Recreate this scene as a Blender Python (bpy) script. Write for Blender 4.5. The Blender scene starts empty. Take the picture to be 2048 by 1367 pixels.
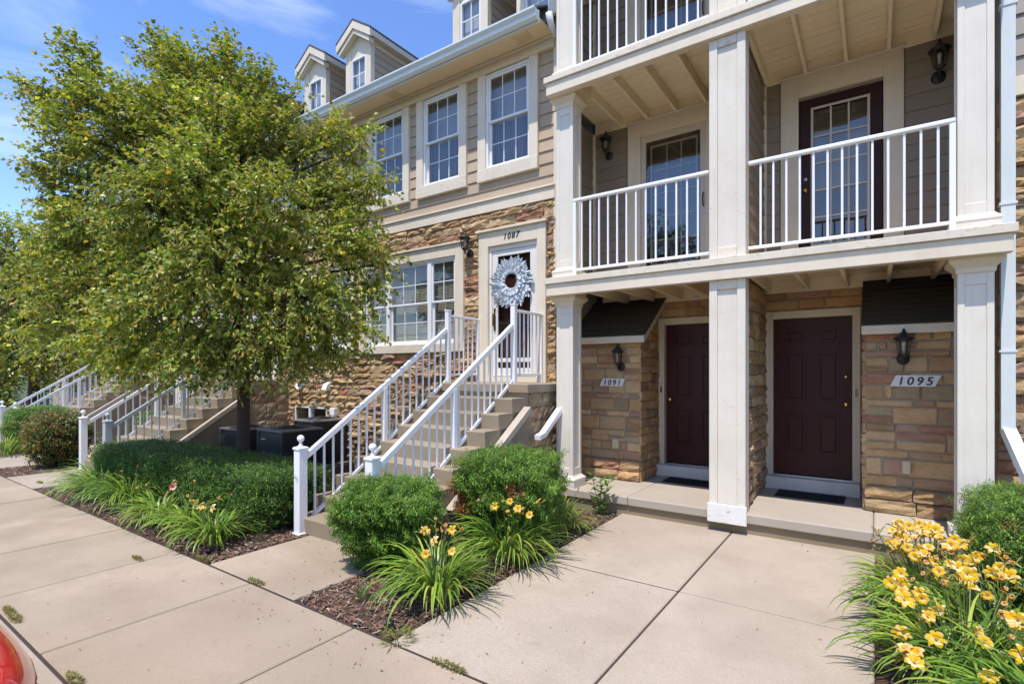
import bpy, math, random
import numpy as np
from mathutils import Vector, Matrix

R = math.radians
random.seed(7)
rng = np.random.default_rng(11)
scene = bpy.context.scene
col = scene.collection

# ---------------------------------------------------------------- camera
CAM_H = 1.72
YAW = 34.84
cam_data = bpy.data.cameras.new('camera')
cam_data.sensor_width = 36.0
cam_data.lens = 36.0 * 1046.0 / 2048.0
cam_data.shift_y = 61.5 / 2048.0
cam_data.clip_start = 0.05
cam_data.clip_end = 2000.0
cam = bpy.data.objects.new('camera', cam_data)
col.objects.link(cam)
cam.location = (0, 0, CAM_H)
cam.rotation_euler = (R(90), 0, R(YAW))
scene.camera = cam

# ---------------------------------------------------------------- sky and sun
SUN_EL, SUN_AZ = 66.5, 8.0          # azimuth: degrees to the right of the street-facing normal (-Y towards +X)
sun_dir = Vector((math.sin(R(SUN_AZ)) * math.cos(R(SUN_EL)), -math.cos(R(SUN_AZ)) * math.cos(R(SUN_EL)), math.sin(R(SUN_EL))))
world = bpy.data.worlds.new('World')
scene.world = world
world.use_nodes = True
wn, wl = world.node_tree.nodes, world.node_tree.links
wn.clear()
w_out = wn.new('ShaderNodeOutputWorld')
w_bg = wn.new('ShaderNodeBackground')
w_sky = wn.new('ShaderNodeTexSky')
w_sky.sky_type = 'NISHITA'
w_sky.sun_disc = False
w_sky.sun_elevation = R(SUN_EL)
w_sky.sun_rotation = math.atan2(sun_dir.x, sun_dir.y)
w_sky.air_density = 1.0
w_sky.dust_density = 0.3
w_sky.ozone_density = 2.0
w_bg.inputs['Strength'].default_value = 0.15
w_tc = wn.new('ShaderNodeTexCoord')
w_map = wn.new('ShaderNodeMapping')
w_map.inputs['Scale'].default_value = (1.0, 1.0, 3.6)
w_map.inputs['Rotation'].default_value = (0.1, 0.25, 0.6)
w_n = wn.new('ShaderNodeTexNoise')
w_n.inputs['Scale'].default_value = 2.1
w_n.inputs['Detail'].default_value = 9.0
w_n.inputs['Roughness'].default_value = 0.56
w_n.inputs['Distortion'].default_value = 0.7
w_r = wn.new('ShaderNodeValToRGB')
w_r.color_ramp.elements[0].position = 0.50
w_r.color_ramp.elements[1].position = 0.86
w_r.color_ramp.elements[0].color = (0, 0, 0, 1)
w_r.color_ramp.elements[1].color = (0.5, 0.5, 0.5, 1)
w_mix = wn.new('ShaderNodeMix')
w_mix.data_type = 'RGBA'
w_mix.inputs[7].default_value = (5.6, 6.0, 6.9, 1)
w_gam = wn.new('ShaderNodeHueSaturation')
w_gam.inputs['Saturation'].default_value = 1.18
w_gam.inputs['Hue'].default_value = 0.511
wl.new(w_tc.outputs['Generated'], w_map.inputs['Vector'])
wl.new(w_map.outputs['Vector'], w_n.inputs['Vector'])
wl.new(w_n.outputs['Fac'], w_r.inputs['Fac'])
wl.new(w_r.outputs['Color'], w_mix.inputs[0])
wl.new(w_sky.outputs['Color'], w_gam.inputs['Color'])
wl.new(w_gam.outputs['Color'], w_mix.inputs[6])
wl.new(w_mix.outputs[2], w_bg.inputs['Color'])
wl.new(w_bg.outputs['Background'], w_out.inputs['Surface'])

sun_data = bpy.data.lights.new('sun', 'SUN')
sun_data.energy = 2.8
sun_data.angle = R(0.5)
sun_data.color = (1.0, 0.945, 0.865)
sun = bpy.data.objects.new('sun', sun_data)
col.objects.link(sun)
sun.location = (4, -20, 40)
sun.rotation_euler = (-sun_dir).to_track_quat('-Z', 'Y').to_euler()

scene.view_settings.view_transform = 'Standard'
scene.view_settings.look = 'None'
scene.view_settings.gamma = 1.0
scene.view_settings.use_curve_mapping = False
scene.view_settings.exposure = 0.94
scene.render.engine = 'CYCLES'
scene.cycles.max_bounces = 8
scene.cycles.transparent_max_bounces = 12

SINA, COSA = math.sin(R(YAW)), math.cos(R(YAW))
def project(p):
    d = -SINA * p[0] + COSA * p[1]
    l = COSA * p[0] + SINA * p[1]
    if d < 0.2: return None
    return (1024 + 1046 * l / d, 745 - 1046 * (p[2] - CAM_H) / d, d)
def dl(d, l, z=0.0):
    return Vector((-SINA * d + COSA * l, COSA * d + SINA * l, z))

# ---------------------------------------------------------------- materials
MATS = {}
def new_mat(name):
    m = bpy.data.materials.new(name)
    m.use_nodes = True
    nt = m.node_tree
    b = nt.nodes['Principled BSDF']
    MATS[name] = m
    return m, nt, b
def nz(nt, scale, detail=4.0, rough=0.55, vec=None, dist=0.0):
    n = nt.nodes.new('ShaderNodeTexNoise')
    n.inputs['Scale'].default_value = scale
    n.inputs['Detail'].default_value = detail
    n.inputs['Roughness'].default_value = rough
    n.inputs['Distortion'].default_value = dist
    if vec: nt.links.new(vec, n.inputs['Vector'])
    return n
def ramp(nt, src, stops):
    r = nt.nodes.new('ShaderNodeValToRGB')
    e = r.color_ramp.elements
    while len(e) < len(stops): e.new(0.5)
    for k, (p, c) in enumerate(stops):
        e[k].position = p
        e[k].color = (c[0], c[1], c[2], 1) if not isinstance(c, (int, float)) else (c, c, c, 1)
    nt.links.new(src, r.inputs['Fac'])
    return r.outputs['Color']
def mixc(nt, fac, a, b, mode='MIX'):
    m = nt.nodes.new('ShaderNodeMix')
    m.data_type = 'RGBA'
    m.blend_type = mode
    for s, v in ((0, fac), (6, a), (7, b)):
        if isinstance(v, (int, float)): m.inputs[s].default_value = v
        elif isinstance(v, tuple): m.inputs[s].default_value = (v[0], v[1], v[2], 1)
        else: nt.links.new(v, m.inputs[s])
    return m.outputs[2]
def bump(nt, b, src, strength, distance=0.01):
    n = nt.nodes.new('ShaderNodeBump')
    n.inputs['Strength'].default_value = strength
    n.inputs['Distance'].default_value = distance
    nt.links.new(src, n.inputs['Height'])
    nt.links.new(n.outputs['Normal'], b.inputs['Normal'])
def wpos(nt, scale=(1, 1, 1), rot=(0, 0, 0)):
    g = nt.nodes.new('ShaderNodeNewGeometry')
    m = nt.nodes.new('ShaderNodeMapping')
    m.inputs['Scale'].default_value = scale
    m.inputs['Rotation'].default_value = rot
    nt.links.new(g.outputs['Position'], m.inputs['Vector'])
    return m.outputs['Vector']
def attr(nt, name='Col'):
    a = nt.nodes.new('ShaderNodeAttribute')
    a.attribute_name = name
    return a.outputs['Color']

def paint_mat(name, c, dirt=0.25, rough=0.55, flake=0.0, grain=(3, 3, 30), spec=None):
    m, nt, b = new_mat(name)
    v = wpos(nt)
    n1 = nz(nt, 2.3, 6, 0.6, v)
    vs = wpos(nt, (14, 14, 1.2))
    n2 = nz(nt, 1.0, 4, 0.6, vs)
    dark = tuple(k * f for k, f in zip(c, (0.72, 0.69, 0.62)))
    base = mixc(nt, ramp(nt, n1.outputs['Fac'], [(0.45, 0.0), (0.75, dirt)]), c, dark)
    base = mixc(nt, ramp(nt, n2.outputs['Fac'], [(0.5, 0.0), (0.8, dirt * 0.8)]), base, dark)
    vg = wpos(nt, grain)
    n3 = nz(nt, 6.0, 5, 0.6, vg)
    if flake > 0:
        vf = wpos(nt, (7, 7, 26))
        n4 = nz(nt, 1.6, 7, 0.68, vf, 0.4)
        base = mixc(nt, ramp(nt, n4.outputs['Fac'], [(0.74 - flake * 0.1, 0.0), (0.78 - flake * 0.1, 0.8)]), base, (0.33, 0.28, 0.21))
    nt.links.new(base, b.inputs['Base Color'])
    b.inputs['Roughness'].default_value = rough
    if spec is not None: b.inputs['Specular IOR Level'].default_value = spec
    bump(nt, b, n3.outputs['Fac'], 0.25, 0.003)
    return m
paint_mat('trim_paint', (0.70, 0.61, 0.475), 0.35)
paint_mat('trim_worn', (0.69, 0.61, 0.49), 0.5, 0.6, 1.25)
paint_mat('trim_flaky', (0.68, 0.62, 0.525), 0.35, 0.6, 0.95)
paint_mat('foot_paint', (0.74, 0.72, 0.68), 0.35, 0.6, 1.5)
paint_mat('column_paint', (0.70, 0.645, 0.55), 0.32, 0.5, 0.55)
paint_mat('porch_ceiling', (0.86, 0.74, 0.52), 0.25, 0.6, 0.15, (3, 30, 3))
paint_mat('soffit_paint', (0.80, 0.64, 0.40), 0.25, 0.6)
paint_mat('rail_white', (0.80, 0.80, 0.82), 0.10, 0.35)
paint_mat('rail_white_shaded', (0.42, 0.46, 0.48), 0.2, 0.4)  # white railing with shade painted into its colour
paint_mat('gutter_paint', (0.62, 0.66, 0.66), 0.2, 0.35)
paint_mat('vinyl_white', (0.78, 0.78, 0.79), 0.06, 0.35)
paint_mat('door_paint', (0.056, 0.011, 0.013), 0.12, 0.36, spec=0.22)
paint_mat('door_brown', (0.036, 0.012, 0.012), 0.15, 0.45, spec=0.2)
paint_mat('door_red', (0.075, 0.020, 0.016), 0.2, 0.4)
paint_mat('storm_frame', (0.74, 0.71, 0.66), 0.10, 0.35)
paint_mat('storm_tan', (0.56, 0.49, 0.41), 0.12, 0.35)
paint_mat('threshold', (0.66, 0.62, 0.56), 0.3, 0.4)
paint_mat('plate_white', (0.76, 0.72, 0.66), 0.2, 0.5)
paint_mat('blind_cream', (0.52, 0.47, 0.38), 0.1, 0.6)

def siding_mat(name, c):
    m, nt, b = new_mat(name)
    oi = nt.nodes.new('ShaderNodeObjectInfo')
    base = mixc(nt, oi.outputs['Random'], tuple(k * 0.93 for k in c), tuple(k * 1.06 for k in c))
    n1 = nz(nt, 1.7, 5, 0.6, wpos(nt))
    base = mixc(nt, ramp(nt, n1.outputs['Fac'], [(0.45, 0.0), (0.8, 0.35)]), base, tuple(k * 0.72 for k in c))
    nt.links.new(base, b.inputs['Base Color'])
    b.inputs['Roughness'].default_value = 0.6
    n3 = nz(nt, 9.0, 5, 0.65, wpos(nt, (2, 2, 30)))
    bump(nt, b, n3.outputs['Fac'], 0.3, 0.003)
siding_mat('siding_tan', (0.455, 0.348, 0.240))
siding_mat('siding_tan_shaded', (0.27, 0.215, 0.165))  # tan siding with the shade of the balcony recesses put into its colour
siding_mat('siding_grey', (0.30, 0.27, 0.24))

def stone_mat(name, bumpd, specks):
    m, nt, b = new_mat(name)
    v = wpos(nt)
    n1 = nz(nt, 9.0, 6, 0.65, v)
    n2 = nz(nt, 45.0, 5, 0.7, v)
    n3 = nz(nt, 3.0, 3, 0.5, wpos(nt, (1, 1, 4)))
    c = attr(nt)
    base = mixc(nt, ramp(nt, n1.outputs['Fac'], [(0.35, 0.0), (0.75, 0.65)]), c, mixc(nt, 1.0, c, (0.66, 0.55, 0.45), 'MULTIPLY'))
    base = mixc(nt, ramp(nt, n3.outputs['Fac'], [(0.45, 0.0), (0.75, 0.45)]), base, (0.52, 0.40, 0.25))
    base = mixc(nt, ramp(nt, n2.outputs['Fac'], [(0.52, 0.0), (0.72, specks)]), base, (0.17, 0.10, 0.06))
    nt.links.new(base, b.inputs['Base Color'])
    b.inputs['Roughness'].default_value = 0.85
    b.inputs['Specular IOR Level'].default_value = 0.25
    mx = nt.nodes.new('ShaderNodeMath'); mx.operation = 'ADD'
    nt.links.new(n1.outputs['Fac'], mx.inputs[0])
    nt.links.new(n2.outputs['Fac'], mx.inputs[1])
    bump(nt, b, mx.outputs[0], 0.8, bumpd)
stone_mat('stone_rough', 0.035, 0.45)
stone_mat('stone_smooth', 0.008, 0.3)

def simple(name, c, rough=0.6, metal=0.0, var=0.15, scale=20.0, bmp=0.0, spec=None):
    m, nt, b = new_mat(name)
    n = nz(nt, scale, 4, 0.6, wpos(nt))
    base = mixc(nt, n.outputs['Fac'], tuple(k * (1 - var) for k in c), tuple(min(1, k * (1 + var)) for k in c))
    nt.links.new(base, b.inputs['Base Color'])
    b.inputs['Roughness'].default_value = rough
    b.inputs['Metallic'].default_value = metal
    if spec is not None: b.inputs['Specular IOR Level'].default_value = spec
    if bmp: bump(nt, b, n.outputs['Fac'], bmp, 0.005)
    return m
simple('mortar', (0.40, 0.33, 0.25), 0.95, 0, 0.25, 40, 0.6)
simple('iron_dark', (0.022, 0.026, 0.025), 0.4, 0.3)
simple('iron_black', (0.018, 0.018, 0.018), 0.45)
simple('brass', (0.75, 0.52, 0.20), 0.25, 1.0, 0.05)
simple('bronze', (0.22, 0.16, 0.09), 0.35, 0.9, 0.1)
simple('steel', (0.55, 0.55, 0.55), 0.3, 1.0, 0.1)
simple('rubber', (0.015, 0.015, 0.016), 0.85, 0, 0.3, 60, 0.4)
simple('number_black', (0.02, 0.02, 0.02), 0.5)
simple('ac_metal', (0.045, 0.05, 0.05), 0.5, 0.2)
simple('ac_top', (0.16, 0.15, 0.14), 0.5, 0.2)
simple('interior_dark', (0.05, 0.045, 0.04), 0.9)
simple('bark', (0.055, 0.038, 0.028), 0.95, 0, 0.5, 25, 1.0)
simple('twig_brown', (0.10, 0.07, 0.045), 0.9, 0, 0.4, 30)
simple('shingle', (0.045, 0.037, 0.032), 0.95, 0, 0.5, 120, 0.8)
simple('roof_grey', (0.09, 0.09, 0.09), 0.95, 0, 0.4, 60, 0.8)
simple('tyre', (0.02, 0.02, 0.02), 0.9)
simple('valve_black', (0.012, 0.012, 0.013), 0.4)
simple('lamp_candle', (0.7, 0.68, 0.62), 0.5)
simple('feather', (0.47, 0.52, 0.57), 0.9, 0, 0.15, 60, 0, 0.1)
simple('box_beige', (0.58, 0.47, 0.30), 0.6)
simple('pipe_white', (0.74, 0.74, 0.75), 0.45)
simple('asphalt', (0.06, 0.06, 0.06), 0.9, 0, 0.4, 80, 0.6)
simple('lawn', (0.06, 0.075, 0.03), 0.95, 0, 0.4, 30, 0.6)

# concrete: pale pavement and tan stair concrete
def concrete(name, c, stain, speck):
    m, nt, b = new_mat(name)
    v = wpos(nt)
    n1 = nz(nt, 1.1, 6, 0.6, v)
    n2 = nz(nt, 140.0, 3, 0.7, v)
    n3 = nz(nt, 0.5, 3, 0.5, v, 0.6)
    n4 = nz(nt, 420.0, 2, 0.6, v)
    n5 = nz(nt, 7.0, 6, 0.7, v)
    oi = nt.nodes.new('ShaderNodeObjectInfo')
    base = mixc(nt, oi.outputs['Random'], tuple(k * 0.90 for k in c), tuple(k * 1.06 for k in c))
    base = mixc(nt, ramp(nt, n1.outputs['Fac'], [(0.44, 0.0), (0.66, stain)]), base, tuple(k * f for k, f in zip(c, (0.70, 0.68, 0.64))))
    base = mixc(nt, ramp(nt, n3.outputs['Fac'], [(0.48, 0.0), (0.62, stain * 0.8)]), base, tuple(k * f for k, f in zip(c, (0.68, 0.66, 0.64))))
    base = mixc(nt, ramp(nt, n5.outputs['Fac'], [(0.57, 0.0), (0.70, stain * 0.6)]), base, tuple(k * f for k, f in zip(c, (0.6, 0.57, 0.52))))
    base = mixc(nt, ramp(nt, n2.outputs['Fac'], [(0.35, speck), (0.55, 0.0)]), base, tuple(k * 0.62 for k in c))
    base = mixc(nt, ramp(nt, n4.outputs['Fac'], [(0.58, 0.0), (0.70, speck)]), base, tuple(min(1, k * 1.35) for k in c))
    nt.links.new(base, b.inputs['Base Color'])
    b.inputs['Roughness'].default_value = 0.88
    b.inputs['Specular IOR Level'].default_value = 0.3
    mx = nt.nodes.new('ShaderNodeMath'); mx.operation = 'ADD'
    nt.links.new(n2.outputs['Fac'], mx.inputs[0]); nt.links.new(n5.outputs['Fac'], mx.inputs[1])
    bump(nt, b, mx.outputs[0], 0.35, 0.004)
concrete('concrete_pale', (0.440, 0.366, 0.290), 0.62, 0.8)
concrete('concrete_walk', (0.410, 0.330, 0.246), 0.75, 0.7)
concrete('concrete_porch', (0.46, 0.40, 0.33), 0.4, 0.25)
concrete('concrete_stair', (0.35, 0.285, 0.205), 0.8, 0.6)
concrete('footing', (0.30, 0.24, 0.15), 0.6, 0.7)

def leaf_mat(name, trans=0.35, gloss=0.10, rough=0.42, scale_c=1.0):
    m = bpy.data.materials.new(name); m.use_nodes = True
    nt = m.node_tree; nt.nodes.clear(); MATS[name] = m
    out = nt.nodes.new('ShaderNodeOutputMaterial')
    d = nt.nodes.new('ShaderNodeBsdfDiffuse'); t = nt.nodes.new('ShaderNodeBsdfTranslucent'); g = nt.nodes.new('ShaderNodeBsdfGlossy')
    g.inputs['Roughness'].default_value = rough
    g.inputs['Color'].default_value = (0.9, 0.95, 0.85, 1)
    c = attr(nt)
    nt.links.new(c, d.inputs['Color'])
    tc = mixc(nt, 1.0, c, (1.35, 1.25, 0.55), 'MULTIPLY')
    nt.links.new(tc, t.inputs['Color'])
    m1 = nt.nodes.new('ShaderNodeMixShader'); m1.inputs[0].default_value = trans
    nt.links.new(d.outputs[0], m1.inputs[1]); nt.links.new(t.outputs[0], m1.inputs[2])
    m2 = nt.nodes.new('ShaderNodeMixShader')
    lw = nt.nodes.new('ShaderNodeFresnel'); lw.inputs[0].default_value = 1.4
    mm = nt.nodes.new('ShaderNodeMath'); mm.operation = 'MULTIPLY_ADD'; mm.inputs[1].default_value = 0.45; mm.inputs[2].default_value = gloss
    nt.links.new(lw.outputs[0], mm.inputs[0]); nt.links.new(mm.outputs[0], m2.inputs[0])
    nt.links.new(m1.outputs[0], m2.inputs[1]); nt.links.new(g.outputs[0], m2.inputs[2])
    nt.links.new(m2.outputs[0], out.inputs['Surface'])
leaf_mat('leaf', 0.48, 0.015, 0.45)
leaf_mat('needle', 0.34, 0.01, 0.5)
leaf_mat('strap_leaf', 0.36, 0.03, 0.42)
leaf_mat('petal', 0.40, 0.0, 0.7)
leaf_mat('chips', 0.0, 0.0, 0.8)

def glass_mat(name, refl, tint):
    m = bpy.data.materials.new(name); m.use_nodes = True
    nt = m.node_tree; nt.nodes.clear(); MATS[name] = m
    out = nt.nodes.new('ShaderNodeOutputMaterial')
    tr = nt.nodes.new('ShaderNodeBsdfTransparent'); tr.inputs['Color'].default_value = (*tint, 1)
    g = nt.nodes.new('ShaderNodeBsdfGlossy'); g.inputs['Roughness'].default_value = 0.015
    lw = nt.nodes.new('ShaderNodeLayerWeight'); lw.inputs[0].default_value = 0.5
    f = nt.nodes.new('ShaderNodeMath'); f.operation = 'POWER'; f.inputs[1].default_value = 4.0
    nt.links.new(lw.outputs['Facing'], f.inputs[0])
    mm = nt.nodes.new('ShaderNodeMath'); mm.operation = 'MULTIPLY_ADD'; mm.inputs[1].default_value = 0.9; mm.inputs[2].default_value = refl
    mm.use_clamp = True
    n = nz(nt, 1.3, 2, 0.5, wpos(nt))
    bp = nt.nodes.new('ShaderNodeBump'); bp.inputs['Strength'].default_value = 0.05; bp.inputs['Distance'].default_value = 0.05
    nt.links.new(n.outputs['Fac'], bp.inputs['Height']); nt.links.new(bp.outputs[0], g.inputs['Normal'])
    mx = nt.nodes.new('ShaderNodeMixShader')
    nt.links.new(f.outputs[0], mm.inputs[0]); nt.links.new(mm.outputs[0], mx.inputs[0])
    nt.links.new(tr.outputs[0], mx.inputs[1]); nt.links.new(g.outputs[0], mx.inputs[2])
    nt.links.new(mx.outputs[0], out.inputs['Surface'])
glass_mat('glass', 0.12, (0.80, 0.82, 0.82))
glass_mat('glass_door', 0.12, (0.6, 0.62, 0.62))
glass_mat('glass_lamp', 0.05, (0.85, 0.86, 0.84))

# car paint
m, nt, b = new_mat('car_red')
b.inputs['Base Color'].default_value = (0.70, 0.008, 0.014, 1)
b.inputs['Roughness'].default_value = 0.3
b.inputs['Coat Weight'].default_value = 1.0
b.inputs['Coat Roughness'].default_value = 0.03
simple('car_black', (0.01, 0.01, 0.012), 0.25)
simple('car_glass', (0.02, 0.025, 0.03), 0.05)
simple('car_light', (0.7, 0.7, 0.72), 0.08, 0.3)

# mulch ground
m, nt, b = new_mat('mulch_ground')
n = nz(nt, 60, 5, 0.7, wpos(nt))
nt.links.new(ramp(nt, n.outputs['Fac'], [(0.3, (0.045, 0.025, 0.016)), (0.7, (0.17, 0.095, 0.06))]), b.inputs['Base Color'])
b.inputs['Roughness'].default_value = 0.95
bump(nt, b, n.outputs['Fac'], 1.0, 0.02)

# ---------------------------------------------------------------- mesh helpers
ORG = {}
class MB:
    def __init__(s): s.v = []; s.f = []; s.c = []
    def add(s, vs, fs, c=None):
        o = len(s.v)
        s.v.extend([tuple(p) for p in vs])
        s.f.extend([tuple(i + o for i in f) for f in fs])
        s.c.extend([c] * len(fs))
        return s
    def box(s, x0, x1, y0, y1, z0, z1, ch=0.0, c=None):
        if x1 < x0: x0, x1 = x1, x0
        if y1 < y0: y0, y1 = y1, y0
        if z1 < z0: z0, z1 = z1, z0
        if ch <= 0:
            vs = [(x, y, z) for z in (z0, z1) for y in (y0, y1) for x in (x0, x1)]
            return s.add(vs, [(0, 2, 3, 1), (4, 5, 7, 6), (0, 1, 5, 4), (2, 6, 7, 3), (0, 4, 6, 2), (1, 3, 7, 5)], c)
        ch = min(ch, 0.45 * min(x1 - x0, y1 - y0, z1 - z0))
        P = {}; vs = []
        X, Y, Z = (x0, x1), (y0, y1), (z0, z1)
        for i in (0, 1):
            for j in (0, 1):
                for k in (0, 1):
                    sx, sy, sz = (1 - 2 * i) * ch, (1 - 2 * j) * ch, (1 - 2 * k) * ch
                    P[i, j, k, 0] = len(vs); vs.append((X[i], Y[j] + sy, Z[k] + sz))
                    P[i, j, k, 1] = len(vs); vs.append((X[i] + sx, Y[j], Z[k] + sz))
                    P[i, j, k, 2] = len(vs); vs.append((X[i] + sx, Y[j] + sy, Z[k]))
        F = []
        def q(a, ccw): F.append(a if ccw else a[::-1])
        for i in (0, 1):
            q((P[i, 0, 0, 0], P[i, 1, 0, 0], P[i, 1, 1, 0], P[i, 0, 1, 0]), i)
            q((P[0, i, 0, 1], P[0, i, 1, 1], P[1, i, 1, 1], P[1, i, 0, 1]), i)
            q((P[0, 0, i, 2], P[1, 0, i, 2], P[1, 1, i, 2], P[0, 1, i, 2]), i)
        for i in (0, 1):
            for j in (0, 1):
                q((P[i, j, 0, 0], P[i, j, 1, 0], P[i, j, 1, 1], P[i, j, 0, 1]), i == j)
                q((P[i, 0, j, 0], P[i, 1, j, 0], P[i, 1, j, 2], P[i, 0, j, 2]), i != j)
                q((P[0, i, j, 1], P[1, i, j, 1], P[1, i, j, 2], P[0, i, j, 2]), i == j)
        for i in (0, 1):
            for j in (0, 1):
                for k in (0, 1):
                    q((P[i, j, k, 0], P[i, j, k, 1], P[i, j, k, 2]), (i + j + k) % 2 == 1)
        return s.add(vs, F, c)
    def bar(s, a, b, w, h, up=(0, 0, 1), c=None):
        a, b = Vector(a), Vector(b); t = (b - a).normalized(); up = Vector(up)
        sd = t.cross(up)
        if sd.length < 1e-5: sd = Vector((1, 0, 0))
        sd.normalize(); u = sd.cross(t)
        vs = []
        for p in (a, b):
            for i, j in ((-1, -1), (1, -1), (1, 1), (-1, 1)): vs.append(p + sd * (i * w / 2) + u * (j * h / 2))
        return s.add(vs, [(3, 2, 1, 0), (4, 5, 6, 7), (0, 1, 5, 4), (1, 2, 6, 5), (2, 3, 7, 6), (3, 0, 4, 7)], c)
    def prism(s, poly, n0, n1, axis, c=None):
        """poly: 2D points; axis 'X': (y,z) extruded x; 'Y': (x,z); 'Z': (x,y)"""
        def P(p, n):
            return (n, p[0], p[1]) if axis == 'X' else ((p[0], n, p[1]) if axis == 'Y' else (p[0], p[1], n))
        k = len(poly)
        vs = [P(p, n0) for p in poly] + [P(p, n1) for p in poly]
        fs = [tuple(range(k))[::-1], tuple(range(k, 2 * k))] + [(i, (i + 1) % k, k + (i + 1) % k, k + i) for i in range(k)]
        return s.add(vs, fs, c)
    def tube(s, pts, rad, n=8, c=None, cap=True):
        pts = [Vector(p) for p in pts]
        if isinstance(rad, (int, float)): rad = [rad] * len(pts)
        vs, fs = [], []
        ref = Vector((0.3, 0.9, 0.2))
        for i, p in enumerate(pts):
            t = (pts[min(i + 1, len(pts) - 1)] - pts[max(i - 1, 0)])
            t = t.normalized() if t.length > 1e-9 else Vector((0, 0, 1))
            if abs(t.dot(ref)) > 0.95: ref = Vector((0.9, 0.1, 0.4))
            a = t.cross(ref).normalized(); b = t.cross(a)
            for k in range(n):
                an = 2 * math.pi * k / n
                vs.append(p + (a * math.cos(an) + b * math.sin(an)) * rad[i])
        for i in range(len(pts) - 1):
            for k in range(n):
                fs.append((i * n + k, i * n + (k + 1) % n, (i + 1) * n + (k + 1) % n, (i + 1) * n + k))
        if cap:
            fs.append(tuple(range(n))[::-1]); fs.append(tuple(range((len(pts) - 1) * n, len(pts) * n)))
        return s.add(vs, fs, c)
    def lathe(s, prof, cx, cy, n=14, c=None):
        vs, fs = [], []
        for r, z in prof:
            for k in range(n):
                an = 2 * math.pi * k / n
                vs.append((cx + r * math.cos(an), cy + r * math.sin(an), z))
        m = len(prof)
        for i in range(m - 1):
            for k in range(n): fs.append((i * n + k, i * n + (k + 1) % n, (i + 1) * n + (k + 1) % n, (i + 1) * n + k))
        fs.append(tuple(range(n))[::-1]); fs.append(tuple(range((m - 1) * n, m * n)))
        return s.add(vs, fs, c)
    def build(s, name, mat, parent=None, smooth=False, label=None, kind=None):
        V = np.array(s.v, dtype=np.float64)
        lo, hi = V.min(0), V.max(0)
        o = Vector(((lo[0] + hi[0]) / 2, (lo[1] + hi[1]) / 2, lo[2]))
        me = bpy.data.meshes.new(name)
        me.from_pydata((V - np.array(o)).tolist(), [], s.f)
        if any(k is not None for k in s.c):
            at = me.color_attributes.new('Col', 'FLOAT_COLOR', 'CORNER')
            arr = []
            for f, k in zip(s.f, s.c):
                k = k or (0.4, 0.3, 0.2)
                arr.extend([k[0], k[1], k[2], 1.0] * len(f))
            at.data.foreach_set('color', arr)
        if smooth: me.polygons.foreach_set('use_smooth', [True] * len(me.polygons))
        me.materials.append(MATS[mat])
        return link(name, me, o, parent, label, kind)
def link(name, me, o, parent=None, label=None, kind=None):
    ob = bpy.data.objects.new(name, me)
    col.objects.link(ob)
    ORG[ob.name] = Vector(o)
    if parent is not None:
        ob.parent = parent
        ob.location = Vector(o) - ORG[parent.name]
    else: ob.location = o
    if label: ob['label'] = label
    if kind: ob['kind'] = kind
    return ob
def thing(name, loc, label, cat, group=None, kind=None):
    ob = bpy.data.objects.new(name, None)
    ob.empty_display_size = 0.1
    col.objects.link(ob); ob.location = loc; ORG[ob.name] = Vector(loc)
    ob['label'] = label; ob['category'] = cat
    if group: ob['group'] = group
    return ob
def part_empty(name, loc, parent):
    ob = bpy.data.objects.new(name, None); ob.empty_display_size = 0.1
    col.objects.link(ob); ob.parent = parent; ob.location = Vector(loc) - ORG[parent.name]; ORG[ob.name] = Vector(loc)
    return ob
def tag(o, label, cat, group=None):
    o['label'] = label; o['category'] = cat
    if group: o['group'] = group
    return o
def box(name, mat, parent, x0, x1, y0, y1, z0, z1, ch=0.004, **k):
    return MB().box(x0, x1, y0, y1, z0, z1, ch).build(name, mat, parent, **k)
def np_mesh(name, V, F, C, mat, parent=None, o=None, smooth=False, label=None, kind=None, fpl=1):
    """V (n,3), F (m,4) quads, C (m,3) face colours"""
    V = np.asarray(V, np.float64); F = np.asarray(F, np.int32)
    if o is None: o = Vector(((V[:, 0].min() + V[:, 0].max()) / 2, (V[:, 1].min() + V[:, 1].max()) / 2, V[:, 2].min()))
    V = V - np.array(o)
    me = bpy.data.meshes.new(name)
    me.vertices.add(len(V)); me.vertices.foreach_set('co', V.astype(np.float32).ravel())
    k = F.shape[1]
    me.loops.add(F.size); me.loops.foreach_set('vertex_index', F.ravel())
    me.polygons.add(len(F))
    me.polygons.foreach_set('loop_start', np.arange(0, F.size, k, dtype=np.int32))
    me.polygons.foreach_set('loop_total', np.full(len(F), k, np.int32))
    if smooth: me.polygons.foreach_set('use_smooth', np.ones(len(F), bool))
    me.update(calc_edges=True)
    if C is not None:
        at = me.color_attributes.new('Col', 'FLOAT_COLOR', 'CORNER')
        c4 = np.concatenate([np.asarray(C), np.ones((len(F), 1))], 1).repeat(k, 0).astype(np.float32)
        at.data.foreach_set('color', c4.ravel())
    me.materials.append(MATS[mat])
    return link(name, me, o, parent, label, kind)
def lerp(a, b, t): return a + (b - a) * t

# ================================================================ SETTING
def sheet(name, x0, x1, y0, y1, z, mat):
    o = MB().add([(x0, y0, z), (x1, y0, z), (x1, y1, z), (x0, y1, z)], [(0, 1, 2, 3)]).build(name, mat)
    o['kind'] = 'structure'
    return o
sheet('ground', -400, 400, -400, 400, -0.20, 'lawn')
sheet('parking_lot', -60, 40, -14.0, 0.452, -0.13, 'asphalt')
sheet('soil', -60, 12, 0.45, 9.0, -0.045, 'mulch_ground')

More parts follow.
